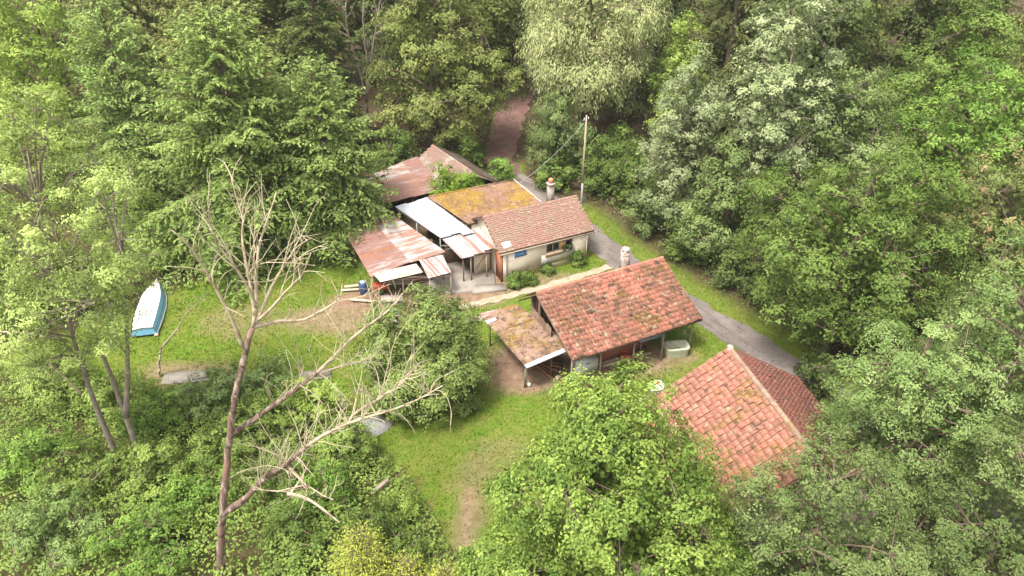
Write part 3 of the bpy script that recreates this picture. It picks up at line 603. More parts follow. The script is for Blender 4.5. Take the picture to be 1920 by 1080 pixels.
# ---- open barn with orange tiles
def near_cam(P): return float(np.linalg.norm(np.asarray(P) - np.array([0, 0, 29.0])))
def build_barn():
    t = thing('open_barn', 'open-fronted barn with orange-red clay tile roof blotched with brown lichen', 'barn')
    e, n = frame(26.6); A = np.array([1.33, 37.49, 0.0]); L, W, ze, zr = 8.6, 4.22, 2.45, 4.27; S = math.hypot(W, zr - ze)
    a = A + UPZ * (zr - 0.03); b = a + e * L; dn = n * W - UPZ * (zr - ze); db = -n * 2.2 - UPZ * 1.75
    g = Geo(); g.slab([a + dn, b + dn, b, a], 0.06); roof = g.build('roof', M['timber'], t)
    g = Geo(); g.slab([a, b, b + db, a + db], 0.06); rback = g.build('roof_back', M['timber'], t)
    up = unit(-dn); upb = unit(-db)
    tile_slope(roof, A + n * W + UPZ * ze, e, up, L, S, 0.235, 0.315, M['tile_red'], rng, 300, prefer=near_cam, jitter=2.2, gap=0.94)
    tile_slope(rback, A - n * 2.2 + UPZ * (zr - 1.75), e, upb, L, math.hypot(2.2, 1.75), 0.3, 0.36, M['tile_red'], rng, 0)
    ridge_caps(roof, A + UPZ * (zr + 0.03), A + e * L + UPZ * (zr + 0.03), M['tile_pink'], 26, 0.115)
    i = 0.45
    fz = ze + i * (zr - ze) / W - 0.1
    for s in (0.25, 2.1, 4.3, 6.3, 8.3): p = A + n * (W - i) + e * s; post(t, p[0], p[1], fz, M['timber_grey'], 0.06)
    for s in (0.25, 4.3, 8.3): p = A + e * s; post(t, p[0], p[1], zr - 0.2, M['timber'], 0.07)
    beam(t, A + n * (W - i) + e * 0.1 + UPZ * (fz - 0.06), A + n * (W - i) + e * 8.5 + UPZ * (fz - 0.06), 0.12, M['timber'])
    for s in (0.12, 2.2, 4.3, 6.4, 8.48): beam(t, A + n * (W - 0.05) + e * s + UPZ * (ze - 0.12), A + e * s + UPZ * (zr - 0.16), 0.09, M['timber'], 'rafter')
    p = A - n * 0.9 + e * 0.2; q = A - n * 0.9 + e * 8.4; boards(t, p, q, 0, 3.6, M['timber'], 30, 'plank', rng)
    boards(t, A - n * 0.85 + e * 0.15, A + n * 1.6 + e * 0.15, 0.0, 2.9, M['timber'], 9, 'plank', rng)
    wall(t, A + n * 2.3 + e * 2.5, A + n * 2.3 + e * 6.2, -0.1, 0.7, 0.22, M['brick'], 'low_wall')
    for k in range(4): beam(t, A + n * (2.5 + 0.14 * k) + e * (2.3 + 0.2 * k) + UPZ * (0.1 + 0.02 * k), A + n * (2.7 + 0.14 * k) + e * (5.6 + 0.15 * k) + UPZ * (0.12 + 0.02 * k), 0.11, M['plank'] if k % 2 else M['timber_grey'], 'plank')
    C = A + e * 6.66 - n * 1.1
    g = Geo(); g.box(C + UPZ * 3.85, (0.44, 0.44, 1.9), R(26)); ch = g.build('chimney', M['chimney_white'], rback)
    for k in range(2):
        g = Geo(); g.box(C + UPZ * (4.1 + 0.38 * k), (0.455, 0.455, 0.05), R(26)); g.build('brick_course', M['chimney_white'], rback)
    g = Geo(); g.tube([C + UPZ * 4.78, C + UPZ * 4.84, C + UPZ * 4.92, C + UPZ * 4.97], [0.27, 0.28, 0.24, 0.09], 8); g.build('chimney_cap', M['chimney_white'], rback, True)
M['brick'] = surf('old brick', (0.34, 0.12, 0.075), [((0.25, 0.16, 0.12), 3.0, 0.5, 0.65)], 0.95)
build_barn()

def build_annex():
    t = thing('tin_lean_to', 'tin lean-to covered in brown moss with white front edge beside the open barn', 'lean-to')
    a, b, c, d = [np.array(p) for p in ((-1.86, 38.42, 2.2), (0.3, 39.15, 2.45), (3.38, 35.15, 2.25), (0.77, 33.85, 1.9))]
    n = 6
    for k in range(n):
        v0, v1 = k / n - 0.012, (k + 1) / n + 0.015
        q = [a + (d - a) * v0, b + (c - b) * v0, b + (c - b) * v1, a + (d - a) * v1]
        corr_sheet(t, q, M['mossy2'] if k else M['mossy2'], 'u', 0.15, 0.02, seed=k, lap=0.012 * (k % 2))
    q = [a + (b - a) * -0.02 + (d - a) * -0.02, a + (b - a) * 0.42, a + (b - a) * 0.30 + (d - a) * 0.09, a + (b - a) * -0.03 + (d - a) * 0.07]
    corr_sheet(t, q, M['rust_pale'], 'u', 0.15, 0.02, lap=0.035); 
    q = [a + (d - a) * 0.13 - (b - a) * 0.02, a + (d - a) * 0.12 + (b - a) * 0.27, a + (d - a) * 0.17 + (b - a) * 0.25, a + (d - a) * 0.19 - (b - a) * 0.02]
    corr_sheet(t, q, M['zinc'], 'u', 0.1, 0.01, lap=0.035)
    corr_sheet(t, [d + (a - d) * 0.045, c + (b - c) * 0.05, c + (c - b) * 0.012, d + (d - a) * 0.012], M['zinc'], 'u', 0.12, 0.012, lap=0.04)
    post(t, -1.3, 38.3, 2.15, M['timber_grey'], 0.055); post(t, 0.72, 34.55, 1.85, M['timber_grey'], 0.085, lean=(0.06, -0.02)); post(t, 3.4, 35.5, 2.25, M['timber_grey'], 0.05); post(t, 0.2, 38.6, 2.35, M['timber'], 0.06); post(t, 2.2, 35.3, 2.0, M['timber'], 0.06)
    beam(t, (-1.6, 38.35, 2.1), (0.85, 34.2, 1.84), 0.08, M['timber']); beam(t, (0.85, 34.2, 1.82), (3.3, 35.45, 2.16), 0.08, M['timber'])
build_annex()

# ---- big tiled barn at the lower right
def build_big_barn():
    t = thing('tiled_barn', 'large gabled barn with salmon clay tiles in a clear grid behind the leafy tree', 'barn')
    e, n = frame(-76.0); A = np.array([10.35, 30.55, 0.0]); L, W, ze, zr = 7.9, 4.9, 2.55, 5.75; S = math.hypot(W, zr - ze)
    a = A + UPZ * (zr - 0.03); b = a + e * L
    WR = 4.2; zR = zr - (zr - ze) * WR / W
    for s, nm in ((1, 'roof'), (-1, 'roof_back')):
        dn = n * W * s - UPZ * (zr - ze) if s == 1 else -n * WR - UPZ * (zr - zR); up = unit(-dn)
        g = Geo(); g.slab([a + dn, b + dn, b, a], 0.06); r = g.build(nm, M['timber'], t)
        if s == 1:
            def pref(P):   # tiles the foliage leaves open first
                q = P - A; u = q @ e; v = q @ n; return abs(u - 3.6) * 0.75 + abs(v - 1.6) * 1.0
            tile_slope(r, A + n * W + UPZ * ze, e, up, L, S, 0.29, 0.315, M['tile_pink'], rng, 300, prefer=pref, jitter=2.4, gap=0.91)
            ridge_caps(r, A + UPZ * (zr + 0.03), A + e * L + UPZ * (zr + 0.03), M['ridge'], 24, 0.13)
        else: tile_slope(r, A - n * WR + UPZ * zR, e, up, L, math.hypot(WR, zr - zR), 0.24, 0.26, M['tile_lifted'], rng, 0, jitter=1.6)
    i = 0.35
    for d_ in (W - i, -(WR - i)): wall(t, A + n * d_ + e * 0.3, A + n * d_ + e * (L - 0.3), -0.2, ze + 0.05, 0.25, M['plaster'])
    for s in (0.42, L - 0.42): gable_end(t, A + n * (W - i - 0.13) + e * s, A - n * (WR - i - 0.13) + e * s, ze + 0.02, zr - 0.32, 0.24, M['plaster'], frac=(W - i - 0.13) / (W + WR - 2 * i - 0.26))
    g = Geo(); g.tube([A + UPZ * (zr + 0.02) + e * -0.1, A + UPZ * (zr + 0.05) + e * 0.05, A + UPZ * (zr + 0.02) + e * 0.28], [0.12, 0.19, 0.12], 8); g.build('ridge_end', M['chimney_white'], t, True)
M['ridge'] = surf('mortared ridge', (0.216, 0.136, 0.096), [((0.272, 0.216, 0.160), 2.0, 0.5, 0.64), ((0.192, 0.112, 0.032), 1.2, 0.55, 0.68)], 0.9, 0.12)
M['tile_lifted'] = surf('brightened red tile', (0.46, 0.175, 0.125), [((0.36, 0.17, 0.125), 1.2, 0.45, 0.65), ((0.48, 0.31, 0.24), 5.0, 0.57, 0.68), ((0.24, 0.12, 0.085), 6.0, 0.57, 0.7)], 0.9, 0, 0.3, 30)  # slope turned from the sun: tile colour brightened to offset its shade
build_big_barn()

# ------------------------------------------------------------------ yard things
def apron():
    def poly(name, pts, z, label):
        g = Geo(); p = np.array([(x, y, z) for x, y in pts]); g.hexa(p - UPZ * 0.25, p); return tag(g.build(name, M['concrete']), label, kind='structure')
    o = poly('yard_slab', [(-6.2, 43.6), (-1.1, 44.55), (-1.3, 48.2), (-5.6, 48.4)], 0.09, 'cracked concrete yard slab in front of the lean-to')
    poly('step_slab', [(-2.6, 43.95), (-0.35, 44.35), (-0.6, 45.0), (-2.4, 44.9)], 0.13, 'concrete step at the corner of the house')
apron()

def build_boat():
    t = thing('rowing_boat', 'upturned wooden boat with white bottom and blue sides lying on the lawn', 'boat')
    P0 = np.array([-22.25, 39.2, 0]); P1 = np.array([-23.55, 45.1, 0]); ax = unit(P1 - P0); sd_ = np.array([ax[1], -ax[0], 0]); LL = np.linalg.norm(P1 - P0)
    tt = np.linspace(0, 1, 15)
    wg = 0.80 * np.interp(tt, [0, .25, .5, .7, .85, 1], [0.92, 1.05, 1.06, 0.9, 0.55, 0.03]); wc = wg * np.interp(tt, [0, .6, 1], [0.80, 0.74, 0.5])
    zc = np.interp(tt, [0, .3, .7, 1], [0.64, 0.72, 0.68, 0.42]); zg = np.interp(tt, [0, .5, 1], [0.14, 0.07, 0.05])
    def line(off, z): return P0 + ax * (tt * LL)[:, None] + sd_ * np.asarray(off)[:, None] + UPZ * np.asarray(z)[:, None]
    def loft(a, b, name, mat):
        m = len(a); V = np.vstack([a, b]); i = np.arange(m - 1); return link(name, mesh_np(name, V, np.stack([i, i + 1, i + 1 + m, i + m], -1), mat, None, True), t)
    kz = zc + 0.07
    # bottom in four planks, sides in two strakes each
    for s in (-1, 1):
        loft(line(s * wc * 0.0, kz), line(s * wc * 0.52, zc + 0.045), 'bottom_plank', M['hull_white']); loft(line(s * wc * 0.52, zc + 0.038), line(s * wc, zc), 'bottom_plank', M['hull_white'])
        mid = (wc + wg) / 2 + 0.02; loft(line(s * wc, zc - 0.004), line(s * mid, (zc + zg) / 2), 'side_plank', M['hull_blue'] if s > 0 else M['hull_white']); loft(line(s * (mid + 0.012), (zc + zg) / 2), line(s * wg, zg), 'side_plank', M['hull_blue'] if s > 0 else M['hull_blue'])
        g = Geo(); g.tube(line(s * (wg + 0.015), zg), 0.035, 6); g.build('gunwale', M['hull_white'] if s > 0 else M['hull_pink'], t, True)
        g = Geo(); g.tube(line(s * wc * 0.52, zc + 0.06), 0.018, 4); g.build('bilge_rail', M['hull_pink'], t)
    q = [line(o, z)[0] for o, z in ((-wg, zg), (wg, zg), (wc, zc), (0 * wc, kz), (-wc, zc))]
    me = bpy.data.meshes.new('transom'); V = [tuple(v) for v in q] + [tuple(v + ax * 0.04) for v in q]
    me.from_pydata(V, [], [(4, 3, 2, 1, 0), (5, 6, 7, 8, 9)] + [(i, (i + 1) % 5, 5 + (i + 1) % 5, 5 + i) for i in range(5)]); me.materials.append(M['hull_blue']); link('transom', me, t)
    g = Geo(); g.tube(line(0 * wc, kz + 0.015), 0.028, 6); g.build('keel', M['hull_white'], t, True)
    g = Geo(); g.tube([q[4] - ax * 0.02, q[3] - ax * 0.02, q[2] - ax * 0.02], 0.03, 6); g.build('transom_trim', M['hull_pink'], t, True)
    g = Geo(); g.box(P0 + sd_ * 0.72 + UPZ * 0.08 - ax * 0.05, (0.22, 0.16, 0.16), 0.2); tag(g.build('wood_block', M['plank']), 'small wooden block at the corner of the boat stern', 'block')
build_boat()

def build_trough():
    t = thing('stone_trough', 'greenish stone water trough standing on the grass by the open barn', 'trough')
    c = np.array([9.62, 37.55, 0]); a = R(8); e = np.array([math.cos(a), math.sin(a), 0]); n = np.array([-e[1], e[0], 0])
    def ring(hx, hy, z, k=20, pw=5.0):
        th = np.linspace(0, 2 * np.pi, k, endpoint=False); cx = np.sign(np.cos(th)) * abs(np.cos(th)) ** (2 / pw); sy = np.sign(np.sin(th)) * abs(np.sin(th)) ** (2 / pw)
        return c + e * (hx * cx)[:, None] + n * (hy * sy)[:, None] + UPZ * z
    rings = [ring(.66, .40, 0.0), ring(.70, .44, .45), ring(.74, .48, .58), ring(.73, .47, .66), ring(.60, .35, .66), ring(.57, .33, .34), ring(.3, .15, .30), ring(.02, .02, .30)]
    k = 20; V = np.vstack(rings); j = np.arange(k); F = np.vstack([np.stack([r * k + j, r * k + (j + 1) % k, (r + 1) * k + (j + 1) % k, (r + 1) * k + j], -1) for r in range(len(rings) - 1)])
    link('basin', mesh_np('basin', V, F, M['stone_green'], None, False), t)
    g = Geo(); p = c + n * 0.62 + e * 0.55; g.tube([p, p + UPZ * 1.25, p + UPZ * 1.3 - n * 0.1, p + UPZ * 1.15 - n * 0.35], [0.05, 0.045, 0.04, 0.035], 6); g.build('spout_post', M['stone_green'], t, True)
    g = Geo(); g.box(c + UPZ * 0.30, (1.05, 0.55, 0.02), a); g.build('silt', M['timber_grey'], t)
build_trough()

def build_small_things():
    e, n = frame(26.6)
    t = thing('chest_freezer', 'white chest freezer under the front edge of the open barn', 'freezer'); a = R(20)
    g = Geo(); g.box((4.15, 35.95, 0.42), (1.3, 0.65, 0.8), a); g.build('body', M['white'], t)
    g = Geo(); g.box((4.15, 35.95, 0.86), (1.34, 0.69, 0.07), a); g.build('lid', M['white'], t)
    g = Geo(); g.box((4.27, 35.60, 0.80), (0.2, 0.04, 0.05), a); g.build('handle', M['galv'], t)
    t = thing('trestle_table', 'grey-blue covered table in the shade under the barn eave', 'table')
    g = Geo(); g.box((8.1, 38.25, 0.80), (1.6, 0.7, 0.06), R(24)); g.build('table_top', M['grey_blue'], t)
    for sx in (-0.7, 0.7):
        for sy in (-0.28, 0.28):
            g = Geo(); p = np.array([8.1, 38.25, 0]) + np.array([math.cos(R(24)), math.sin(R(24)), 0]) * sx + np.array([-math.sin(R(24)), math.cos(R(24)), 0]) * sy; g.box(p + UPZ * 0.36, (0.06, 0.06, 0.82), R(24)); g.build('leg', M['timber_grey'], t)
    t = thing('red_crate', 'faded red crate on the bare earth under the barn eave', 'crate')
    for k in range(3):
        for s in (-1, 1):
            g = Geo(); g.box((6.65, 37.05 + s * 0.2, 0.1 + 0.13 * k), (0.7, 0.025, 0.11), 0.0); g.build('slat', M['red'], t)
            g = Geo(); g.box((6.65 + s * 0.34, 37.05, 0.1 + 0.13 * k), (0.025, 0.38, 0.11), 0.0); g.build('slat', M['red'], t)
    g = Geo(); g.box((6.65, 37.05, 0.06), (0.66, 0.38, 0.02)); g.build('base', M['red'], t)
    t = thing('plastic_tank', 'white plastic water tank on the grass at the gable of the salmon barn', 'tank', (8.0, 34.2, 0))
    g = Geo(); g.tube([(0, 0, 0), (0, 0, .08), (0, 0, .45), (0, 0, .53), (0, 0, .56)], [.36, .42, .42, .34, .12], 8); g.build('body', M['white'], t, True)
    g = Geo(); g.tube([(0, 0, .55), (0, 0, .62)], .12, 8); g.build('cap', M['rustbrown'], t)
    # clutter in the rusty shed
    t = thing('barrel', 'dark blue plastic barrel at the left corner post of the rusty shed', 'barrel', (-9.7, 44.0, 0))
    g = Geo(); g.tube([(0, 0, 0), (0, 0, .1), (0, 0, .45), (0, 0, .8), (0, 0, .9)], [.24, .29, .31, .29, .24], 8); g.build('body', M['navy'], t, True)
    g = Geo(); g.tube([(0, 0, .89), (0, 0, .94)], .2, 8); g.build('lid', M['grey_blue'], t)
    t = thing('handcart', 'red garden cart parked under the left end of the rusty shed roof', 'cart')
    g = Geo(); g.box((-8.5, 44.1, 0.55), (1.0, 0.6, 0.32), 0.2); g.build('tray', M['red'], t)
    for s in (-0.36, 0.36):
        g = Geo(); g.tube([(-8.5 + s * -0.2 - 0.03, 44.1 + s, 0.24), (-8.5 + s * -0.2 + 0.03, 44.1 + s * 1.12, 0.24)], 0.24, 8); g.build('wheel', M['dark'], t)
    g = Geo(); g.tube([(-8.0, 44.2, 0.55), (-7.3, 44.35, 0.85)], 0.025, 6); g.build('handle', M['galv'], t)
    t = thing('workbench', 'low timber bench cluttered with boards inside the rusty shed', 'bench')
    for k in range(4):
        g = Geo(); g.box((-7.3, 44.0 + 0.16 * k, 0.78), (1.7, 0.14, 0.05), 0.1); g.build('board', M['timber_grey'], t)
    for sx in (-0.75, 0.75):
        for sy in (0.0, 0.5):
            g = Geo(); g.box((-7.3 + sx, 44.0 + sy + 0.07 * np.sign(sx), 0.36), (0.07, 0.07, 0.78)); g.build('leg', M['timber'], t)
    t = thing('stone_basin', 'grey stone basin on a slab in front of the rusty shed', 'basin')
    g = Geo(); g.box((-7.65, 42.5, 0.28), (1.15, 0.55, 0.56), 0.1); g.build('block', M['concrete'], t)
    g = Geo(); g.box((-7.65, 42.5, 0.60), (1.35, 0.7, 0.09), 0.1); g.build('slab', M['concrete'], t)
    for k, (x, y, a, l) in enumerate(((-10.4, 44.3, 0.12, 1.7), (-10.3, 44.6, 0.2, 1.5), (-9.5, 43.0, -0.15, 1.8))):
        g = Geo(); g.box((x, y, 0.12 + 0.12 * (k == 1)), (l, 0.2, 0.07), a)
        tag(g.build('loose_plank', M['plank']), ['pale plank lying left of the rusty shed, lower of two', 'pale plank left of the rusty shed lying across another', 'pale plank on the ground before the blue barrel'][k], 'plank', 'loose planks by the rusty shed')
    t = thing('log_pile', 'short heap of old boards under the tin lean-to', 'boards')
    for k in range(6):
        g = Geo(); g.box((1.7 + 0.1 * k, 35.9 + 0.12 * k, 0.12 + 0.07 * (k % 3)), (1.9 - 0.1 * k, 0.16, 0.06), -0.9 + 0.12 * k); g.build('board', M['timber'] if k % 2 else M['rustbrown'], t)
    t = thing('wood_offcut', 'pale offcut of wood leaning under the front of the tin lean-to', 'wood'); g = Geo(); g.box((2.55, 35.0, 0.22), (0.22, 0.16, 0.36), 0.6); g.build('block', M['plank'], t)
    g = Geo(); g.box((2.70, 34.80, 0.12), (0.12, 0.7, 0.07), 0.6); g.build('strip', M['rustbrown'], t)
    for (x, y, lab) in ((0.95, 34.62, 'small white stone at the foot of the thick lean-to post'), (3.35, 35.0, 'small white bucket on the grass near the freezer')):
        g = Geo(); g.tube([(x, y, 0), (x, y, .1), (x, y, .2), (x, y, .22)], [.09, .11, .1, .04], 6); tag(g.build('pale_stone' if 'stone' in lab else 'bucket', M['white'], None, True), lab, 'stone' if 'stone' in lab else 'bucket')
    # low concrete remains in the grass and grey post
    for k, (x, y, sx, sy, a, h) in enumerate(((-18.4, 35.4, 2.6, 1.0, 0.12, 0.08), (-15.2, 35.2, 1.9, 0.9, -0.1, 0.08), (-11.2, 35.6, 1.8, 0.8, 0.2, 0.08))):
        t = thing('concrete_slab', ['long flat concrete slab in the grass at the left end of the row', 'middle flat concrete slab half hidden by shoots', 'flat concrete slab under the long dead branch'][k], 'concrete slab', group='flat concrete slabs at the lawn edge')
        g = Geo(); g.box((x, y, h / 2 - 0.05), (sx, sy, h), a); g.build('block', M['concrete'], t)
        g = Geo(); g.box((x + sx * 0.3, y + 0.1, h), (sx * 0.35, sy * 0.6, 0.05), a + 0.2); g.build('broken_piece', M['concrete'], t)
    t = thing('grey_post', 'short grey metal post beside the bushy fruit tree', 'post', (-6.95, 39.55, 0)); g = Geo(); g.tube([(0, 0, -.1), (0, 0, 1.75)], 0.11, 8); g.build('shaft', M['grey_blue'], t, True); g = Geo(); g.tube([(0, 0, 1.73), (0, 0, 1.8)], 0.13, 8); g.build('cap', M['galv'], t)
    t = thing('tarpaulin_heap', 'grey tarpaulin over a low heap at the edge of the lawn', 'tarpaulin', (-7.3, 31.4, 0))
    th = np.linspace(0, 2 * np.pi, 16, endpoint=False); rs = [1.0, .85, .65, .35, .03]; zs = [0, .2, .3, .36, .38]; V = []
    for r_, z_ in zip(rs, zs): V += [(r_ * math.cos(q) * (1 + .12 * math.sin(3 * q)), .8 * r_ * math.sin(q) * (1 + .1 * math.cos(5 * q)), z_ + .05 * math.sin(4 * q + z_ * 9)) for q in th]
    j = np.arange(16); F = np.vstack([np.stack([r_ * 16 + j, r_ * 16 + (j + 1) % 16, (r_ + 1) * 16 + (j + 1) % 16, (r_ + 1) * 16 + j], -1) for r_ in range(4)])
    link('sheet', mesh_np('sheet', V, F, M['tarp'], None, True), t)
    t = thing('cut_log', 'cut pale log end lying in the shrubs beside the lawn', 'log'); g = Geo(); g.tube([(-6.4, 26.1, .8), (-5.75, 26.6, 1.1)], [.11, .10], 8); g.build('trunk_piece', M['timber_grey'], t, True)
M['tarp'] = surf('dark grey tarpaulin', (0.24, 0.23, 0.22), [((0.32, 0.31, 0.28), 2.0, 0.5, 0.7)], 0.7)
build_small_things()

def build_pole():
    t = thing('utility_pole', 'thin weathered utility pole beside the lane behind the house', 'utility pole')
    x, y = 5.32, 55.2
    g = Geo(); g.tube([(x, y, -0.2), (x, y, 2.6)], 0.085, 8); g.build('steel_foot', M['galv'], t, True)
    g = Geo(); g.tube([(x, y, 2.4), (x + .02, y, 5), (x + .04, y, 7.95)], [0.08, 0.07, 0.06], 8); g.build('shaft', M['pole_wood'], t, True)
    g = Geo(); g.box((x, y, 7.6), (0.5, 0.06, 0.06), 0.6); g.build('bracket', M['galv'], t)
    for s in (-.2, .2):
        g = Geo(); g.tube([(x + .04 + s * .8, y + s * .55, 7.62), (x + .04 + s * .8, y + s * .55, 7.78)], [.04, .03], 6); g.build('insulator', M['white'], t)
    s = np.linspace(0, 1, 24)[:, None]
    P = np.array([x, y, 7.5]) * (1 - s) + np.array([0.5, 53.7, 3.3]) * s - UPZ * 0.35 * (4 * s * (1 - s))
    g = Geo(); g.tube(P, 0.014, 4); tag(g.build('service_wire', M['wire']), 'slack grey wire from the utility pole to the mossy roof', 'wire')
build_pole()

# ------------------------------------------------------------------ plants
def leaf_quads(C, Nn, Ln, Wd, r, tdir=None, tw=0.0, fold=0.25):
    n = len(C); T = r.normal(size=(n, 3))
    if tdir is not None: T = unit(T) * (1 - tw) + tdir * tw
    T = unit(T - (T * Nn).sum(-1, keepdims=True) * Nn); B = np.cross(Nn, T)
    Ln = Ln[:, None]; Wd = Wd[:, None]
    mid = C - T * Ln * 0.08
    V = np.stack([C - T * Ln / 2, mid + B * Wd / 2 + Nn * Wd * fold, C + T * Ln / 2, mid - B * Wd / 2 + Nn * Wd * fold], 1)
    return V.reshape(-1, 3)

def crown_mesh(name, C, Nn, Ln, Wd, tint, mat, r, **kw):
    V = leaf_quads(C, Nn, Ln, Wd, r, **kw); F = np.arange(len(V)).reshape(-1, 4)
    return mesh_np(name, V, F, mat, np.clip(tint, 0, 1))

SHAPES = {
    'round': lambda s: np.sin(np.pi * np.clip(s * 0.92 + 0.06, 0, 1)) ** 0.55,
    'dome': lambda s: np.clip(1 - s ** 2.2, 0, 1) ** 0.55 * (0.72 + 0.28 * np.clip(s * 4, 0, 1)),
    'egg': lambda s: np.sin(np.pi * np.clip(s, 0, 1) ** 0.62) ** 0.75,
    'column': lambda s: np.clip(np.sin(np.pi * np.clip(s * 0.9 + 0.1, 0, 1)), 0, 1) ** 0.5,
    'cone': lambda s: np.clip(1 - s, 0, 1) ** 0.62 * (0.75 + 0.25 * np.clip(s * 6, 0, 1)),
}
def broadleaf(name, label, x, y, H, Rad, mat, seed, zb=0.18, shape='round', n_cl=210, cl_r=0.85, tufts=8, per=16, leaf=0.17, asp=0.5, droop=0.0, bark='bark', trunk_r=None,
              lobes=0.40, cat='tree', group=None, up=0.40, trunks=None, squash=1.0, fill=0.66, open_=0.0, spread=0.26, gapk=0.78, lobe_k=1.0):
    r = np.random.default_rng(seed); zb *= H; far = min(1.0, max(0.0, (math.hypot(x, y) - 30) / 22)); leaf *= 0.80 + 0.2 * far; per = int(per * (1.15 - 0.35 * far))
    f = SHAPES[shape]
    bumps = unit(r.normal(size=(14, 3))); bamp = r.uniform(-1, 1, 14)
    q_ = n_cl * 8; s = r.uniform(0, 1, q_); s = s[r.uniform(0, 1, q_) < 0.25 + 0.75 * f(s)]
    n = len(s); th = r.uniform(0, 2 * np.pi, n)
    d = np.stack([np.cos(th) * f(s), np.sin(th) * f(s), s * 2 - 1], -1); du = unit(d)
    lob = np.clip(1 + lobes * (np.exp(-(1 - du @ bumps.T) * 9) * bamp).sum(-1), 0.55, 1.3)
    rad = 0.80 * Rad * f(s) * lob * (fill + (1 - fill) * r.uniform(0, 1, n) ** 0.45)
    cen = np.stack([np.cos(th) * rad, np.sin(th) * rad * squash, zb + s * (H - zb) * (1 + (lob - 1) * 0.25)], -1)
    shoot = np.where(r.uniform(size=n) < 0.2, r.uniform(1.04, 1.2, n), 1.0); cen[:, :2] *= shoot[:, None]; cen[:, 2] *= 1 + (shoot - 1) * 0.3 * (s > 0.5)
    # boughs: big lobes that keep their distance, so dark gaps stay between them; the leaf clumps sit on the lobes
    crs = Rad * r.uniform(0.22, 0.40, n) * (0.55 + 0.45 * f(s)) * lobe_k; pick = []
    acc = np.zeros((0, 3)); acr = np.zeros(0)
    for k in range(n):
        if len(pick) >= 60: break
        if len(pick) and np.any(np.linalg.norm((acc - cen[k]) * np.array([1, 1, 1.1]), axis=1) < (acr + crs[k]) * gapk): continue
        pick.append(k); acc = np.vstack([acc, cen[k]]); acr = np.append(acr, crs[k])
    w = acr ** 2 / (acr ** 2).sum(); li = r.choice(len(pick), n_cl, p=w); n = n_cl
    ld = unit(unit(r.normal(size=(n, 3))) + unit(acc[li] * np.array([1, 1, 0]) + 1e-6) * 0.45 + np.array([0, 0, 0.4]))
    cen = acc[li] * np.array([0.93, 0.93, 1]) + ld * (acr[li] * r.uniform(0.72, 1.05, n))[:, None] * np.array([1, 1, 0.8])
    cen[:, 2] = np.maximum(cen[:, 2], 0.15); cr = cl_r * r.uniform(0.5, 1.0, n)
    if trunks is not None:
        tr = np.vstack([smooth_line(np.asarray(q) - np.array([x, y, 0]), 14)[4:] for q in trunks]); k = r.integers(len(tr), size=n)
        base = tr[k]; w = open_
        cen = cen * (1 - w) + (base + r.normal(size=(n, 3)) * np.array([1.5, 1.5, 1.0])) * w
    # tufts on each clump
    m = n * tufts; ci = np.repeat(np.arange(n), tufts)
    o = unit(r.normal(size=(m, 3)) + np.array([0, 0, 0.45])); o *= (r.uniform(0.5, 1, m) ** 0.5)[:, None]
    tc = cen[ci] + o * (cr[ci] * 1.0)[:, None] * np.array([1, 1, 0.72])
    if droop: tc[:, 2] -= droop * r.uniform(0, 1, m) * cr[ci] * 1.6
    L_ = m * per; ti = np.repeat(np.arange(m), per)
    off = r.normal(size=(L_, 3)) * (cr[ci][ti] * spread)[:, None] * np.array([1, 1, 0.7])
    if droop: off[:, 2] *= 1 + droop * 1.6
    P = tc[ti] + off
    out = unit(cen[ci][ti] * np.array([1, 1, 0]) + np.array([0, 0, 1e-3])) * 0.12 + unit(off) * 0.25 + o[ti] * 0.45 + ld[ci][ti] * 0.65
    Nn = unit(out + np.array([0, 0, up]) + r.normal(size=(L_, 3)) * 0.30)
    tint = np.clip(0.45 + 0.10 * r.normal(size=len(acr))[li][ci][ti] + 0.13 * r.normal(size=n)[ci][ti] + 0.15 * r.normal(size=m)[ti] + 0.09 * r.normal(size=L_), 0, 0.9)
    if mat == 'pink':
        odd = (r.uniform(size=m) < 0.10)[ti]; tint = np.where(odd, r.uniform(0.9, 1, L_), tint)
    Ln = leaf * r.uniform(0.7, 1.3, L_); Wd = Ln * asp
    # bigger leaves, tinted darker, added deep in the crown to close the view
    ki = 0 if trunks is not None else 9; k2 = n * ki; cj = np.repeat(np.arange(n), ki); inner = cen[cj] * np.array([1, 1, 0]) * r.uniform(0.2, 0.7, k2)[:, None]
    inner[:, 2] = cen[cj][:, 2] * r.uniform(0.8, 0.97, k2); inner += r.normal(size=(k2, 3)) * (cr[cj] * 0.3)[:, None]
    P = np.vstack([P, inner]); Nn = np.vstack([Nn, unit(r.normal(size=(k2, 3)) * 0.6 + np.array([0, 0, 0.6]))]); Ln = np.concatenate([Ln, leaf * r.uniform(1.5, 2.1, k2)]); Wd = np.concatenate([Wd, Ln[L_:] * 0.75])
    tint = np.concatenate([tint, np.clip(0.35 + 0.12 * r.normal(size=k2), 0, 0.9)])
    me = crown_mesh('crown', P, Nn, Ln, Wd, tint, M[mat], r, tdir=np.array([0, 0, -1.0]) if droop else None, tw=0.65 if droop else 0)
    root = thing(name, label, cat, (x, y, 0), group)
    link('crown', me, root)
    # skeleton
    g = Geo(); tr_ = trunk_r or max(0.06, H * 0.017)
    nodes = []
    if trunks is None:
        nz = 9; z = np.linspace(-0.15, H * 0.86, nz); wob = np.cumsum(r.normal(0, 0.012 * H, (nz, 2)), 0); wob -= wob[0]
        tp = np.column_stack([wob, z]); g.tube(tp, tr_ * (1 - np.linspace(0, 0.9, nz)) + 0.02, 8); nodes = [tp]
    else:
        for q in trunks:
            tp = smooth_line(np.asarray(q) - np.array([x, y, 0]), 12); g.tube(tp, tr_ * np.linspace(1, 0.16, 12), 8); nodes.append(tp)
    allt = np.vstack([smooth_line(q, 40) for q in nodes])
    limbs = []
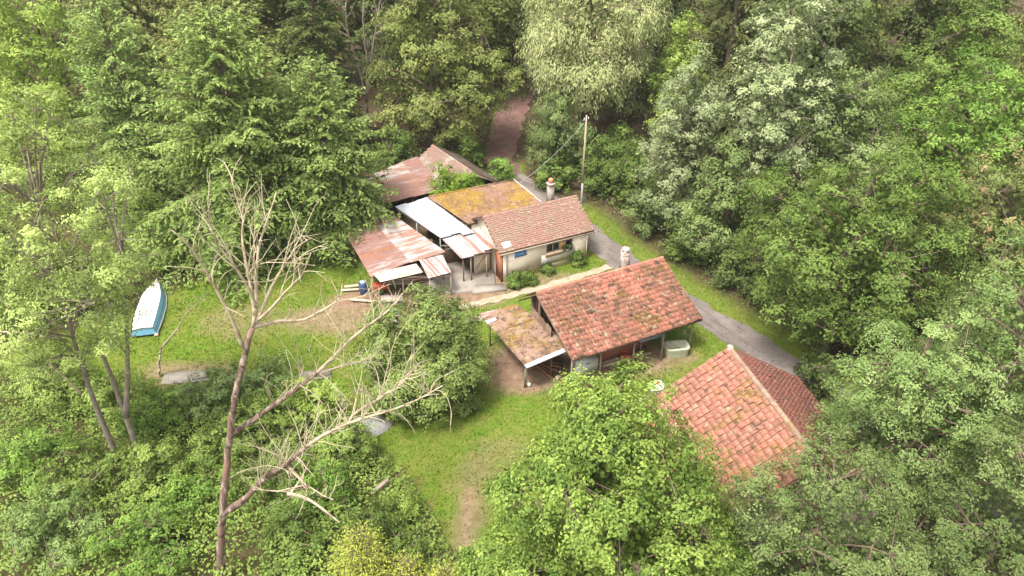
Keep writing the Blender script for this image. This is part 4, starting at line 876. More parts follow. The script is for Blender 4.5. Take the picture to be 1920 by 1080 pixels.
    idx = r.choice(n, min(n, max(8, n // 9)), replace=False)
    for k in idx:
        c = cen[k]; cand = allt[allt[:, 2] < c[2] - 0.12 * np.hypot(c[0], c[1]) - 0.2]
        if len(cand) == 0: cand = allt[: max(2, len(allt) // 4)]
        st = cand[np.argmin(np.linalg.norm(cand - (c - np.array([0, 0, 0.5 * np.hypot(*c[:2])])), axis=1))]
        q = np.linspace(0, 1, 6)[:, None]; lp = st * (1 - q) + c * q + np.array([0, 0, 1]) * (np.sin(q * np.pi) * 0.12 * np.linalg.norm(c - st)) + r.normal(0, 0.04, (6, 3)) * q * (1 - q) * 4
        g.tube(lp, np.linspace(tr_ * 0.36, 0.02, 6), 5, False); limbs.append(lp)
    LP = np.vstack(limbs)
    for k in range(n):
        c = cen[k]; dd = np.linalg.norm(LP - c, axis=1); st = LP[np.argmin(dd)]
        if np.min(dd) > 0.15: g.tube([st, (st + c) / 2 + np.array([0, 0, 0.06]), c], [0.03, 0.02, 0.012], 3, False)
    link('trunk', g.mesh('trunk', M[bark], True), root)
    return root

def conifer(name, label, x, y, H, Rad, mat, seed, zb=0.08, n_br=120, droop=0.35, up0=0.15, leaf=0.30, asp=0.34, power=0.8, bark='bark', group=None, step=0.26, hang=0.0, blet=0.34, cat='tree'):
    r = np.random.default_rng(seed); g = Geo(); zb *= H
    nz = 10; z = np.linspace(-0.15, H, nz); wob = np.cumsum(r.normal(0, 0.006 * H, (nz, 2)), 0); wob -= wob[0]; tp = np.column_stack([wob, z]); g.tube(tp, np.linspace(H * 0.017, 0.015, nz), 8)
    Cs = []; Ns = []; Ts = []; TI = []
    for i in range(n_br):
        t = (i + r.uniform(0, 1)) / n_br; t = t ** 1.15; az = i * 2.39996 + r.normal(0, 0.25); z0 = zb + t * (H * 0.985 - zb)
        Lb = Rad * (1 - t) ** power * r.uniform(0.72, 1.12) + 0.25; dv = np.array([math.cos(az), math.sin(az), 0]); sv = np.array([-dv[1], dv[0], 0])
        dr = droop * (0.4 + 0.8 * (1 - t)); u0 = up0 + 0.5 * t
        q = np.linspace(0, 1, 7); bx = np.interp(z0, z, tp[:, 0]); by = np.interp(z0, z, tp[:, 1])
        def bp(s): return np.array([bx, by, z0]) + dv * (Lb * s)[:, None] + UPZ * (Lb * (u0 * s - dr * s ** 2 + 0.10 * s ** 4))[:, None]
        g.tube(bp(q), np.linspace(0.022 + 0.010 * Lb, 0.008, 7), 4, False)
        ns = max(3, int(Lb / step)); ss = np.linspace(0.16, 1.0, ns) + r.normal(0, 0.01, ns)
        base = bp(ss); bt = r.normal(0, 0.13)
        for side in (-1, 1):
            ln = (blet * Lb * (1.02 - ss) * 1.3 + 0.28) * r.uniform(0.7, 1.2, ns)
            k = np.maximum(2, (ln / 0.13).astype(int)); km = k.max()
            w = np.linspace(0, 1, km); ang = R(50) + r.normal(0, 0.15, ns)
            dirs = dv * np.cos(ang)[:, None] + sv * (side * np.sin(ang))[:, None] + UPZ * (-0.15 - hang)
            P = base[:, None] + dirs[:, None] * (ln[:, None] * w[None])[..., None] - UPZ * (0.22 * ln[:, None] * w[None] ** 2)[..., None]
            mask = r.uniform(size=(ns, km)) < (k / km)[:, None]
            P = P[mask]; dd = np.broadcast_to(dirs[:, None], (ns, km, 3))[mask]; m = len(P)
            P = P + r.normal(0, 0.05, (m, 3)); Cs.append(P); Ts.append(unit(dd + r.normal(0, 0.35, (m, 3)) - UPZ * hang)); Ns.append(unit(UPZ * 0.9 + r.normal(0, 0.45, (m, 3)) + dv * (0.2 + hang)))
            TI.append(0.42 + bt + np.repeat(r.normal(0, 0.10, ns), km).reshape(ns, km)[mask] + 0.12 * w[None].repeat(ns, 0)[mask] + r.normal(0, 0.14, m))
    C = np.vstack(Cs); Nn = np.vstack(Ns); T = np.vstack(Ts); ti = np.clip(np.concatenate(TI), 0, 0.92)
    Ln = leaf * r.uniform(0.65, 1.3, len(C))
    V = leaf_quads(C, Nn, Ln, Ln * asp, r, tdir=T, tw=0.92, fold=0.2); F = np.arange(len(V)).reshape(-1, 4)
    root = thing(name, label, cat, (x, y, 0), group)
    link('crown', mesh_np('crown', V, F, M[mat], ti), root); link('trunk', g.mesh('trunk', M[bark], True), root)
    return root

def shrub(name, label, x, y, H, Rad, mat, seed, **kw):
    a = dict(zb=0.05, shape='dome', n_cl=int(24 + 12 * Rad * Rad), cl_r=0.45, tufts=7, per=12, leaf=0.13, cat='shrub', trunk_r=0.04, fill=0.55); a.update(kw)
    return broadleaf(name, label, x, y, H, Rad, mat, seed, **a)

def copy_tree(root, x, y, rz, s, label, group):
    o = root.copy(); COL.objects.link(o); o.location = (x, y, 0); o.rotation_euler = (0, 0, rz); o.scale = (s, s, s * 1.0)
    tag(o, label, root['category'], group)
    for ch in root.children:
        c = ch.copy(); COL.objects.link(c); c.parent = o
    return o

# ---- the trees round the clearing
broadleaf('broadleaf_tree', 'bright yellow-green rounded tree in the top corner beyond the larch', -35.6, 58.5, 17.0, 7.2, 'lime', 11, n_cl=280, cl_r=1.0, leaf=0.23, lobe_k=0.85, shape='egg', bark='bark')
conifer('larch_tree', 'soft light green larch left of the big firs', -27.6, 55.3, 17.0, 5.8, 'larch', 12, n_br=140, leaf=0.32, droop=0.3, power=0.66, asp=0.4)
conifer('fir_tree', 'largest broad mid-green fir standing over the lawn behind the dead tree', -18.8, 50.0, 17.2, 7.8, 'fir', 13, n_br=165, leaf=0.32, droop=0.34, zb=0.04, power=0.56, asp=0.42)
conifer('fir_tree', 'second fir whose boughs overhang the rusty shed roof', -12.9, 50.6, 13.6, 5.6, 'fir', 14, n_br=155, leaf=0.30, droop=0.34, zb=0.10, power=0.58, asp=0.42)
conifer('fir_tree', 'tall olive fir rising behind the two firs at the lawn', -23.5, 63.8, 20.5, 7.4, 'rustspruce', 15, n_br=140, leaf=0.36, droop=0.3, power=0.62, asp=0.42)
conifer('spruce_tree', 'slim dark spruce left of the bare grey tree', -16.4, 67.0, 22.6, 4.2, 'dark', 16, n_br=140, leaf=0.36, droop=0.5, asp=0.42)
broadleaf('oak_tree', 'dense olive green tree left of the reddish track', -6.6, 66.2, 17.0, 5.6, 'olive', 17, n_cl=300, cl_r=1.0, leaf=0.24, shape='egg', zb=0.10)
broadleaf('willow_tree', 'pale grey-green drooping willow right of the reddish track', 6.2, 67.5, 15.8, 6.6, 'willow', 18, n_cl=270, cl_r=1.15, leaf=0.30, asp=0.26, droop=0.8, zb=0.36, shape='round')
broadleaf('willow_tree', 'small drooping olive willow at the edge of the reddish track', 3.9, 62.2, 6.9, 2.7, 'grey', 19, n_cl=110, cl_r=0.7, leaf=0.24, asp=0.3, droop=0.7, zb=0.08)
broadleaf('birch_tree', 'slender yellow-green tree between the willow and the silver tree', 13.4, 63.5, 12.6, 2.2, 'lime', 20, n_cl=110, cl_r=0.7, leaf=0.2, shape='column')
broadleaf('white_poplar', 'slim silver-leaved poplar left of the tallest poplar', 12.0, 51.2, 13.6, 3.2, 'silver', 21, n_cl=210, cl_r=0.75, leaf=0.19, shape='egg', bark='bark_grey', zb=0.12)
broadleaf('white_poplar', 'tallest silver poplar with pale trunk showing through the leaves', 17.0, 49.0, 20.0, 3.3, 'silver', 22, n_cl=250, cl_r=0.7, leaf=0.19, shape='column', bark='bark_grey', zb=0.34, fill=0.35, trunk_r=0.2, gapk=0.6, lobe_k=0.9)
broadleaf('white_poplar', 'broad grey-green poplar clump right of the tallest poplar', 21.3, 50.2, 13.6, 5.2, 'grey', 23, n_cl=290, cl_r=0.85, leaf=0.20, shape='dome', bark='bark_grey', zb=0.06)
broadleaf('white_poplar', 'young grey-green poplar low in front of the tallest poplar', 14.4, 48.6, 8.2, 3.2, 'grey', 24, n_cl=170, cl_r=0.7, leaf=0.18, shape='dome', zb=0.04)
conifer('spruce_tree', 'dark spruce with hanging shoots behind the tallest poplar', 29.6, 71.0, 21.5, 5.2, 'spruce', 25, n_br=120, leaf=0.36, droop=0.55, hang=0.6)
broadleaf('broadleaf_tree', 'mid-green rounded tree near the top edge right of the dark spruce', 32.4, 57.4, 15.2, 5.3, 'mid', 26, n_cl=270, cl_r=0.95, leaf=0.22, shape='egg')
conifer('spruce_tree', 'brown-tinged spruce with hanging shoots at the right edge', 41.0, 61.0, 20.5, 5.2, 'rustspruce', 27, n_br=120, leaf=0.36, droop=0.55, hang=0.6)
broadleaf('maple_tree', 'bright green maple with pointed top at the right edge', 30.4, 47.6, 13.4, 6.0, 'fresh', 28, n_cl=290, cl_r=0.9, leaf=0.22, shape='dome', zb=0.08)
broadleaf('sycamore_tree', 'deep green spreading tree overhanging the grass beside the lane', 18.5, 37.6, 11.7, 5.5, 'mid', 29, n_cl=320, cl_r=0.8, leaf=0.20, shape='round', zb=0.16)
broadleaf('maple_tree', 'maple with a pinkish tinge to its leaves right of the lane', 27.0, 39.0, 11.4, 5.0, 'pink', 30, n_cl=260, cl_r=0.8, leaf=0.20, shape='dome', zb=0.1)
broadleaf('ash_tree', 'large pale feathery ash at the lower right edge', 21.0, 26.4, 13.0, 5.0, 'ash', 31, n_cl=300, cl_r=0.72, leaf=0.18, asp=0.36, shape='dome', zb=0.1)
broadleaf('ash_tree', 'smaller pale ash leaning over the eave of the salmon tiled barn', 17.0, 25.4, 9.4, 3.7, 'ash', 32, n_cl=250, cl_r=0.62, leaf=0.17, asp=0.4, shape='round', zb=0.2)
broadleaf('elder_bush', 'grey-green bushy tree below the salmon tiled barn in the bottom corner', 11.6, 20.3, 8.6, 4.3, 'grey', 33, n_cl=240, cl_r=0.6, leaf=0.15, shape='dome', zb=0.05, gapk=0.6)
broadleaf('elder_bush', 'grey-green bushy tree filling the bottom right corner of the view', 18.2, 20.4, 9.2, 3.9, 'grey', 34, n_cl=270, cl_r=0.6, leaf=0.15, shape='dome', zb=0.05)
broadleaf('hornbeam_tree', 'big leafy bright green tree in front of the barns at the bottom', 3.6, 20.2, 12.1, 6.6, 'hornbeam', 35, n_cl=600, cl_r=0.66, tufts=9, per=15, leaf=0.18, asp=0.55, shape='cone', zb=0.05, lobes=0.2, gapk=0.55, lobe_k=0.66, fill=0.72)
broadleaf('fruit_tree', 'round bushy fruit tree in the middle of the lawn', -4.9, 34.0, 6.1, 4.0, 'fruit', 36, n_cl=300, cl_r=0.64, leaf=0.19, per=15, shape='dome', zb=0.05, lobes=0.12, gapk=0.42, lobe_k=0.7, fill=0.78)
broadleaf('robinia_tree', 'tall airy yellow-green robinia with two leaning stems beside the boat', -19.4, 28.8, 20.4, 4.6, 'robinia', 37, n_cl=430, cl_r=0.66, leaf=0.16, per=15, asp=0.45, gapk=0.55, zb=0.26, shape='round', bark='bark_grey', trunk_r=0.16, fill=0.4,
          trunks=[[(-19.5, 28.8, -0.1), (-19.66, 28.8, 2.7), (-19.73, 28.9, 5.9), (-19.65, 29.1, 8.6), (-19.6, 29.3, 11.4), (-19.4, 29.4, 13.4)],
                  [(-18.4, 28.8, -0.2), (-18.4, 28.8, 3.7), (-18.35, 28.6, 7.5), (-18.4, 28.4, 9.8), (-18.2, 28.2, 12.6)],
                  [(-18.4, 28.8, 3.0), (-17.6, 28.7, 5.6), (-16.5, 28.5, 9.7), (-16.0, 28.4, 12.0)]], open_=0.12)
shrub('hazel_bush', 'dark green bush beyond the bow of the boat', -24.6, 48.2, 5.2, 2.6, 'mid', 38, leaf=0.18, cl_r=0.6)
shrub('hazel_bush', 'green bush behind the robinia at the left edge', -30.2, 41.2, 7.2, 3.2, 'mid', 39, leaf=0.18, cl_r=0.65)
shrub('hazel_bush', 'low dark bush between the robinia stems and the boat', -26.2, 42.6, 3.6, 2.4, 'mid', 40, leaf=0.16, cl_r=0.5)
conifer('young_fir', 'young dark fir under the larch at the lawn edge', -25.3, 52.0, 8.5, 3.2, 'fir', 41, n_br=80)
# shrubs by the buildings
for k, (x, y, h, r_, mt, lab) in enumerate((
        (0.2, 44.9, 0.95, 0.6, 'mid', 'leafy bush at the left foot of the cream wall'), (1.0, 45.3, 0.7, 0.5, 'mid', 'lower bush beside the one at the cream wall'), (4.6, 47.6, 1.0, 0.45, 'mid', 'upright bush at the lane end of the cream wall'),
        (2.45, 46.5, 0.6, 0.38, 'mid', 'smallest bush under the house window'), (-5.0, 53.7, 4.7, 2.0, 'bright', 'bright green bush between the mossy roof and the tiled shed'), (-3.3, 54.3, 3.9, 1.4, 'bright', 'bright green bush before the dark gable of the tiled shed'),
        (-0.9, 60.3, 2.2, 1.2, 'fresh', 'green bush between the tiled shed and the reddish track'))):
    shrub('bush', lab, x, y, h, r_, mt, 60 + k, leaf=0.12, cl_r=0.28 if h < 1.5 else 0.42, n_cl=int(30 + 40 * r_), per=12)
# hedge of shrubs on the far side of the lane
for k, (x, y, h, r_, mt, lab) in enumerate((
        (7.2, 59.0, 4.2, 2.2, 'mid', 'rounded bush just behind the utility pole'), (9.6, 56.2, 4.6, 2.4, 'mid', 'tall bush right of the utility pole'), (10.3, 52.4, 3.8, 2.0, 'grey', 'grey-green bush across the lane from the house gable'),
        (12.4, 48.6, 3.6, 1.9, 'mid', 'bush at the lane under the slim silver poplar'), (14.9, 45.3, 3.4, 1.8, 'dark', 'dark bush at the lane under the young poplar'), (16.6, 43.6, 4.4, 2.2, 'dark', 'dark bush in the gap left of the deep green tree'),
        (21.6, 45.0, 6.0, 2.8, 'mid', 'tall bush behind the deep green spreading tree'), (3.6, 59.6, 3.0, 1.6, 'mid', 'bush between the reddish track and the utility pole'), (24.8, 43.5, 7.0, 3.0, 'mid', 'bush between the broad poplar clump and pinkish maple'),
        (-9.8, 61.6, 4.2, 2.4, 'mid', 'bush in the shade behind the tin shed'), (-3.6, 62.6, 3.0, 1.7, 'mid', 'bush on the left verge of the reddish track'), (-13.4, 57.6, 4.4, 2.4, 'mid', 'bush left of the tin shed under the fir boughs'), (9.0, 62.4, 4.0, 2.2, 'mid', 'bush in the dark gap under the willow'), (16.4, 33.2, 3.0, 1.5, 'dark', 'dark low bush on the verge beside the salmon barn'), (24.2, 33.0, 7.0, 3.2, 'ash', 'pale bushy tree below the pinkish maple'), (28.2, 31.5, 9.0, 3.6, 'ash', 'pale feathery tree at the right edge below the pinkish maple'))):
    shrub('roadside_bush', lab, x, y, h, r_, mt, 80 + k, leaf=0.18, cl_r=0.6, per=11)
# shrubs in the thicket at the lower left
TH = [(-24.5, 33.6, 2.6, 2.6, 'bramble', 'broad bramble bush at the left edge below the robinia crown'), (-20.8, 32.2, 2.0, 2.2, 'bramble', 'bramble bush behind the robinia stems'), (-15.6, 32.4, 2.6, 2.1, 'ash', 'bushy sapling right of the robinia stems'),
      (-12.9, 33.2, 3.0, 1.8, 'ash', 'pale green sapling beside the concrete blocks'), (-10.3, 31.4, 2.6, 2.0, 'lime', 'pale bush under the long rising dead branch'), (-8.2, 28.8, 2.2, 2.0, 'bramble', 'rounded green bush at the edge of the lawn'),
      (-22.5, 27.6, 3.0, 2.5, 'fresh', 'leafy bush in the left edge thicket'), (-17.2, 27.0, 2.6, 2.2, 'bramble', 'bramble bush in front of the robinia stems'), (-14.0, 28.6, 2.6, 2.0, 'bramble', 'tangled bush behind the dead trunk'),
      (-11.0, 26.6, 2.4, 1.9, 'mid', 'deep green bush right behind the dead trunk'), (-6.3, 24.3, 1.8, 1.6, 'mid', 'green bush beside the golden shrub'), (-19.6, 23.4, 3.4, 2.4, 'ash', 'pale leafy bush in the bottom left corner'),
      (-15.6, 23.0, 2.8, 2.2, 'fresh', 'leafy bush at the bottom left of the dead trunk'), (-9.4, 23.2, 2.0, 1.8, 'mid', 'leafy bush at the bottom right of the dead trunk'), (-4.4, 22.6, 1.6, 1.2, 'mid', 'low green bush between the golden shrubs and the path'),
      (-18.2, 30.6, 2.6, 2.0, 'fresh', 'leafy bush between and behind the two robinia stems'), (-20.6, 26.0, 2.8, 2.0, 'bramble', 'bramble bush at the foot of the left robinia stem'), (-12.6, 30.6, 2.6, 1.9, 'bramble', 'bramble bush between the dead trunk and the pale sapling'),
      (-14.2, 25.6, 2.4, 1.9, 'fresh', 'leafy bush just left of the dead trunk'), (-8.6, 25.9, 2.2, 1.7, 'fresh', 'leafy bush below the fallen bare branch')]
for k, (x, y, h, r_, mt, lab) in enumerate(TH):
    shrub('thicket_bush', lab, x, y, h, r_, mt, 120 + k, leaf=0.15, cl_r=0.45, per=11)
conifer('golden_shrub', 'tallest golden yellow conifer shrub at the bottom edge', -6.0, 21.3, 3.9, 1.5, 'gold', 140, n_br=90, leaf=0.13, droop=0.1, up0=0.5, step=0.14, blet=0.5, cat='shrub', zb=0.02)
conifer('golden_shrub', 'golden yellow shrub at the bottom edge right of the tallest one', -4.2, 20.9, 2.5, 1.0, 'gold', 141, n_br=70, leaf=0.12, droop=0.1, up0=0.5, step=0.14, blet=0.5, cat='shrub', zb=0.02)
conifer('golden_shrub', 'small golden shrub at the bottom edge nearest the path', -2.7, 20.9, 2.0, 0.75, 'gold', 142, n_br=50, leaf=0.14, droop=0.1, up0=0.5, step=0.14, blet=0.5, cat='shrub', zb=0.02)
shrub('yellow_shrub', 'low yellow-green shrub beside the cut log', -5.0, 25.4, 1.4, 1.15, 'lime', 143, leaf=0.11, cl_r=0.35, n_cl=50)

# ---- bare trees
def dead_tree(name, label, base, trunk, branches, r0, twigs, seed, mats, y_sc=1.0, twl=(0.8, 2.8), sub=True):
    r = np.random.default_rng(seed); t = thing(name, label, 'dead tree', base)
    B = np.array(base); g = Geo(); tp = smooth_line(np.array(trunk) - B, 26); tp[1:-1] += r.normal(0, 0.02, (24, 3)); g.tube(tp, np.linspace(r0, r0 * 0.50, 26) * (1 + 0.07 * r.normal(size=26)), 8); g.build('trunk', M[mats[0]], t, True)
    for (pts, ra, rb, nt_) in branches:
        g = Geo(); p = smooth_line(np.array(pts) - B, 22); L = np.linalg.norm(np.diff(p, axis=0), axis=1).sum(); p[1:-1] += np.cumsum(r.normal(0, 0.012, (20, 3)), 0) * np.sin(np.linspace(0, np.pi, 20))[:, None]
        rad = np.linspace(ra, rb, 22) * (1 + 0.10 * r.normal(size=22))
        if ra > 0.11:                     # bark still on the lower half of the big limbs
            g2 = Geo(); g2.tube(p[:11], rad[:11] * 1.03, 8, False); g2.build('limb_base', M[mats[0]], t, True); g.tube(p[10:], rad[10:], 6)
        else: g.tube(p, rad, 6)
        br = g.build('branch', M[mats[1]], t, True)
        tw = Geo()
        for _ in range(int(nt_ * 1.6)):
            s = r.uniform(0.25, 1.0); i = int(s * 21); st = p[i]; tg = unit(p[min(i + 1, 21)] - p[max(i - 1, 0)])
            for _rep in range(1):
                d = unit(tg * 0.6 + r.normal(0, 0.55, 3) + np.array([0, 0, 0.65])); l = r.uniform(*twl) * (1.15 - 0.5 * s); n_ = 8; q = [st]; dd = d.copy(); curl = r.normal(0, 0.16, 3)
                for _k in range(n_):
                    dd = unit(dd + curl * 0.9 + r.normal(0, 0.10, 3) + np.array([0, 0, 0.16])); q.append(q[-1] + dd * l / n_)
                tr0 = r.uniform(0.016, 0.029) * (0.7 + r0); tw.tube(q, np.linspace(tr0, tr0 * 0.35, n_ + 1), 4, False)
                for _s in range(r.integers(0, 3) if sub else 0):
                    j = r.integers(2, n_); dd2 = unit(dd + r.normal(0, 0.6, 3)); q2 = [q[j]]
                    for _k in range(4): dd2 = unit(dd2 + r.normal(0, 0.2, 3) + np.array([0, 0, 0.1])); q2.append(q2[-1] + dd2 * l * 0.11)
                    tw.tube(q2, np.linspace(tr0 * 0.6, tr0 * 0.25, 5), 3, False)
        if nt_: tag(tw.build('twigs', M[mats[2]], br), kind='stuff')
    return t
DT = {
 'A': ([(-8.69,21.90,13.24),(-8.46,21.98,13.99),(-8.32,22.07,14.94),(-7.92,22.15,16.37),(-7.71,22.23,16.86),(-7.44,22.32,17.53),(-7.27,22.40,17.97)], .085, .02, 8),
 'B': ([(-8.43,21.90,14.04),(-8.46,21.66,14.89),(-8.71,21.42,15.92),(-8.97,21.18,16.72),(-8.92,20.94,17.80),(-8.75,20.70,18.31)], .06, .014, 6),
 'C': ([(-8.54,21.90,13.72),(-8.53,22.10,14.86),(-8.60,22.30,15.85),(-8.71,22.50,16.23),(-8.54,22.70,16.80),(-8.75,22.90,17.59),(-8.82,23.10,18.25)], .07, .012, 8),
 'D': ([(-8.69,21.90,13.24),(-8.56,22.20,13.29),(-8.07,22.50,14.35),(-7.57,22.80,15.08),(-7.14,23.10,15.68),(-6.67,23.40,15.80)], .075, .014, 6),
 'E': ([(-8.45,21.90,13.51),(-8.00,21.52,14.05),(-7.18,21.15,15.06),(-6.34,20.77,16.03),(-5.92,20.40,16.97)], .06, .014, 5),
 'F': ([(-9.19,21.90,12.39),(-9.22,21.70,13.63),(-9.38,21.50,14.83),(-9.55,21.30,15.86),(-9.72,21.10,16.76),(-10.08,20.90,17.48)], .075, .018, 7),
 'G': ([(-8.69,21.90,13.24),(-8.38,22.15,13.13),(-7.90,22.40,13.13),(-7.18,22.65,12.91),(-6.52,22.90,13.18),(-5.89,23.15,13.59),(-5.88,23.40,14.00)], .075, .018, 4),
 'H': ([(-10.38,21.90,8.33),(-9.84,22.27,8.51),(-8.51,22.65,9.36),(-7.61,23.02,9.91),(-6.98,23.40,10.34),(-6.23,23.77,11.07),(-5.51,24.15,11.53),(-4.40,24.52,12.16),(-4.06,24.90,12.59)], .112, .022, 26),
 'H2': ([(-7.30,23.30,9.98),(-7.0,23.8,9.75),(-6.36,24.67,9.49),(-5.55,25.30,9.09)], .06, .02, 9),
 'I': ([(-11.48,21.90,4.12),(-10.32,21.76,5.03),(-9.79,21.63,6.00),(-9.20,21.49,6.74),(-8.37,21.35,7.27),(-7.71,21.22,8.22),(-6.79,21.08,9.10),(-5.76,20.95,9.84),(-4.63,20.81,10.38),(-3.61,20.67,10.83),(-2.83,20.54,11.38),(-2.28,20.40,11.93)], .135, .016, 52),
 'I2': ([(-5.77,21.00,9.81),(-5.46,21.18,10.05),(-5.02,21.35,10.29),(-4.00,21.52,10.94),(-3.28,21.70,11.65)], .055, .02, 14),
 'J': ([(-8.39,21.40,7.23),(-8.19,21.27,7.30),(-7.89,21.15,6.85),(-7.66,21.02,6.64),(-7.74,20.90,5.87)], .075, .02, 5),
 'J2': ([(-7.68,21.10,6.56),(-8.11,21.07,6.46),(-8.86,21.03,6.32),(-9.62,21.00,6.44)], .04, .012, 3),
 'J3': ([(-7.68,21.10,6.56),(-7.12,20.85,6.38),(-6.57,20.60,6.31)], .04, .014, 3)}
dead_tree('dead_tree', 'tall leafless dead tree with pale curling twigs in the foreground thicket', (-12.41, 21.9, 0),
          [(-12.41,21.90,-0.1),(-11.93,21.90,2.27),(-11.50,21.90,4.00),(-11.03,21.90,5.97),(-10.44,21.90,8.23),(-10.16,21.90,9.30),(-9.89,21.90,10.11),(-9.37,21.90,11.39),(-8.94,21.90,12.73),(-8.69,21.90,13.24)],
          list(DT.values()), 0.185, 0, 200, ('bark_red', 'bark_pale', 'twig_pale'))
dead_tree('dead_tree', 'bare grey dead tree at the edge of the dark wood beside the olive tree', (-13.6, 71.5, 0), [(-13.6,71.5,-.1),(-13.5,71.5,1.5),(-13.4,71.5,3.0)],
          [([(-13.4,71.5,3.0),(-13.7,71.3,6),(-14.4,71.2,9.5),(-14.3,71.2,12)], .10, .03, 12), ([(-13.4,71.5,3.0),(-12.7,71.5,6.5),(-12.0,71.4,9.5),(-11.2,71.3,12.5)], .10, .03, 12), ([(-13.4,71.5,3.0),(-13.0,71.7,7),(-13.1,71.7,10.5),(-12.5,71.7,13.5)], .10, .03, 12), ([(-12.1,71.4,9.2),(-10.8,71.3,10.0)], .06, .03, 4)],
          0.2, 0, 201, ('grey_dead', 'grey_dead', 'grey_dead'), twl=(1.0, 2.6))
dead_tree('dead_sapling', 'thin leafless sapling arching over the lawn in front of the boat', (-20.0, 35.5, 0), [(-20.03,35.5,-.1),(-19.7,35.5,1.2),(-19.43,35.5,1.97)],
          [([(-19.43,35.5,1.97),(-18.48,35.5,3.03),(-17.55,35.5,4.34),(-16.57,35.4,5.27),(-15.86,35.3,5.88)], .06, .015, 5)], 0.09, 0, 202, ('bark_pale', 'bark_pale', 'twig_pale'), twl=(0.6, 1.4))
t = thing('fallen_branch', 'fallen bare branch lying over the bushes below the dead tree', 'branch'); g = Geo(); g.tube(smooth_line([(-9.83, 24.6, 2.3), (-9.0, 24.5, 2.2), (-8.2, 24.0, 2.0), (-7.4, 23.5, 1.7)], 10), np.linspace(.09, .04, 10), 6); g.build('limb', M['bark_pale'], t, True)
g = Geo(); g.tube(smooth_line([(-9.7, 24.6, 2.3), (-9.2, 24.9, 2.9), (-8.8, 25.2, 3.7)], 8), np.linspace(.05, .02, 8), 5); g.build('side_limb', M['bark_pale'], t, True)
for k, pts in enumerate(([(-20.2, 28.9, 4.3), (-20.65, 28.9, 5.3), (-21.3, 28.9, 6.4)], [(-19.9, 28.9, 7.4), (-21.3, 28.8, 7.9), (-22.7, 28.8, 8.0)])):
    t = thing('dead_branch', ['bare snapped branch pointing left from the robinia stem, lower one', 'bare branch reaching to the left edge from the robinia stem'][k], 'branch', group='bare robinia branches'); g = Geo(); g.tube(smooth_line(pts, 8), np.linspace(.09, .035, 8), 6); g.build('limb', M['bark_pale'], t, True)

# ---- the wood behind: repeats of four kinds
def wood():
    G = 'trees of the dense wood behind the clearing'
    LB = {'d': 'tall spruce in the dense wood behind the front row of trees', 'b': 'tall broadleaf tree in the dense wood behind the front row of trees'}
    r = np.random.default_rng(300)
    P = [conifer('wood_spruce', LB['d'], -46, 75, 22, 4.6, 'spruce', 301, n_br=72, leaf=0.45, asp=0.36, droop=0.5, hang=0.3, step=0.34, group=G),
         broadleaf('wood_tree', LB['b'], -33, 72, 20, 5.5, 'olive', 302, n_cl=150, cl_r=1.3, leaf=0.36, per=11, shape='egg', zb=0.12, group=G),
         broadleaf('wood_tree', LB['b'], 20, 72, 20, 5.3, 'dark', 303, n_cl=150, cl_r=1.3, leaf=0.36, per=11, shape='egg', zb=0.10, group=G),
         conifer('wood_spruce', LB['d'], 38.5, 74, 23, 5.0, 'dark', 304, n_br=72, leaf=0.45, asp=0.36, droop=0.5, hang=0.2, step=0.34, group=G)]
    def place(x):
        return ('in the top corner behind the yellow-green tree' if x < -35 else 'behind the larch and the firs' if x < -12 else 'along the reddish track' if x < 12 else 'behind the silver poplars' if x < 35 else 'at the right edge behind the maples')
    for o in P: o['label'] = 'tall ' + ('spruce' if 'spruce' in o.name else 'broadleaf tree') + ' in the wood ' + place(o.location.x)
    spots = [(-54, 66), (-50, 58), (-60, 76), (-40, 80), (-28, 78), (-22, 82), (-10.5, 78), (-6.0, 84), (6.0, 80), (11, 76), (15, 84), (-15, 86), (25, 79), (33, 84), (45, 80), (50, 70), (56, 80), (46, 58), (53, 60), (-48, 88), (-33, 90), (-24, 92), (-9, 95), (7, 93), (18, 95), (28, 95), (40, 95), (54, 92), (-60, 92), (2.0, 101), (-3.5, 104), (40.5, 50), (37.5, 41), (36, 66), (24, 65), (17.5, 66), (34.5, 68), (44, 67), (-1.2, 87.5), (3.6, 98), (-4.4, 79.5)]
    for k, (x, y) in enumerate(spots):
        src = P[int(r.integers(4))]
        if k in (31, 32): src = P[1]
        sc_ = r.uniform(0.85, 1.15) * (0.68 if k in (31, 32) else 1)
        kind = 'spruce' if 'spruce' in src.name else 'broadleaf tree'
        copy_tree(src, x, y, r.uniform(0, 6.28), sc_, 'tall ' + kind + ' in the wood ' + place(x), G)
wood()

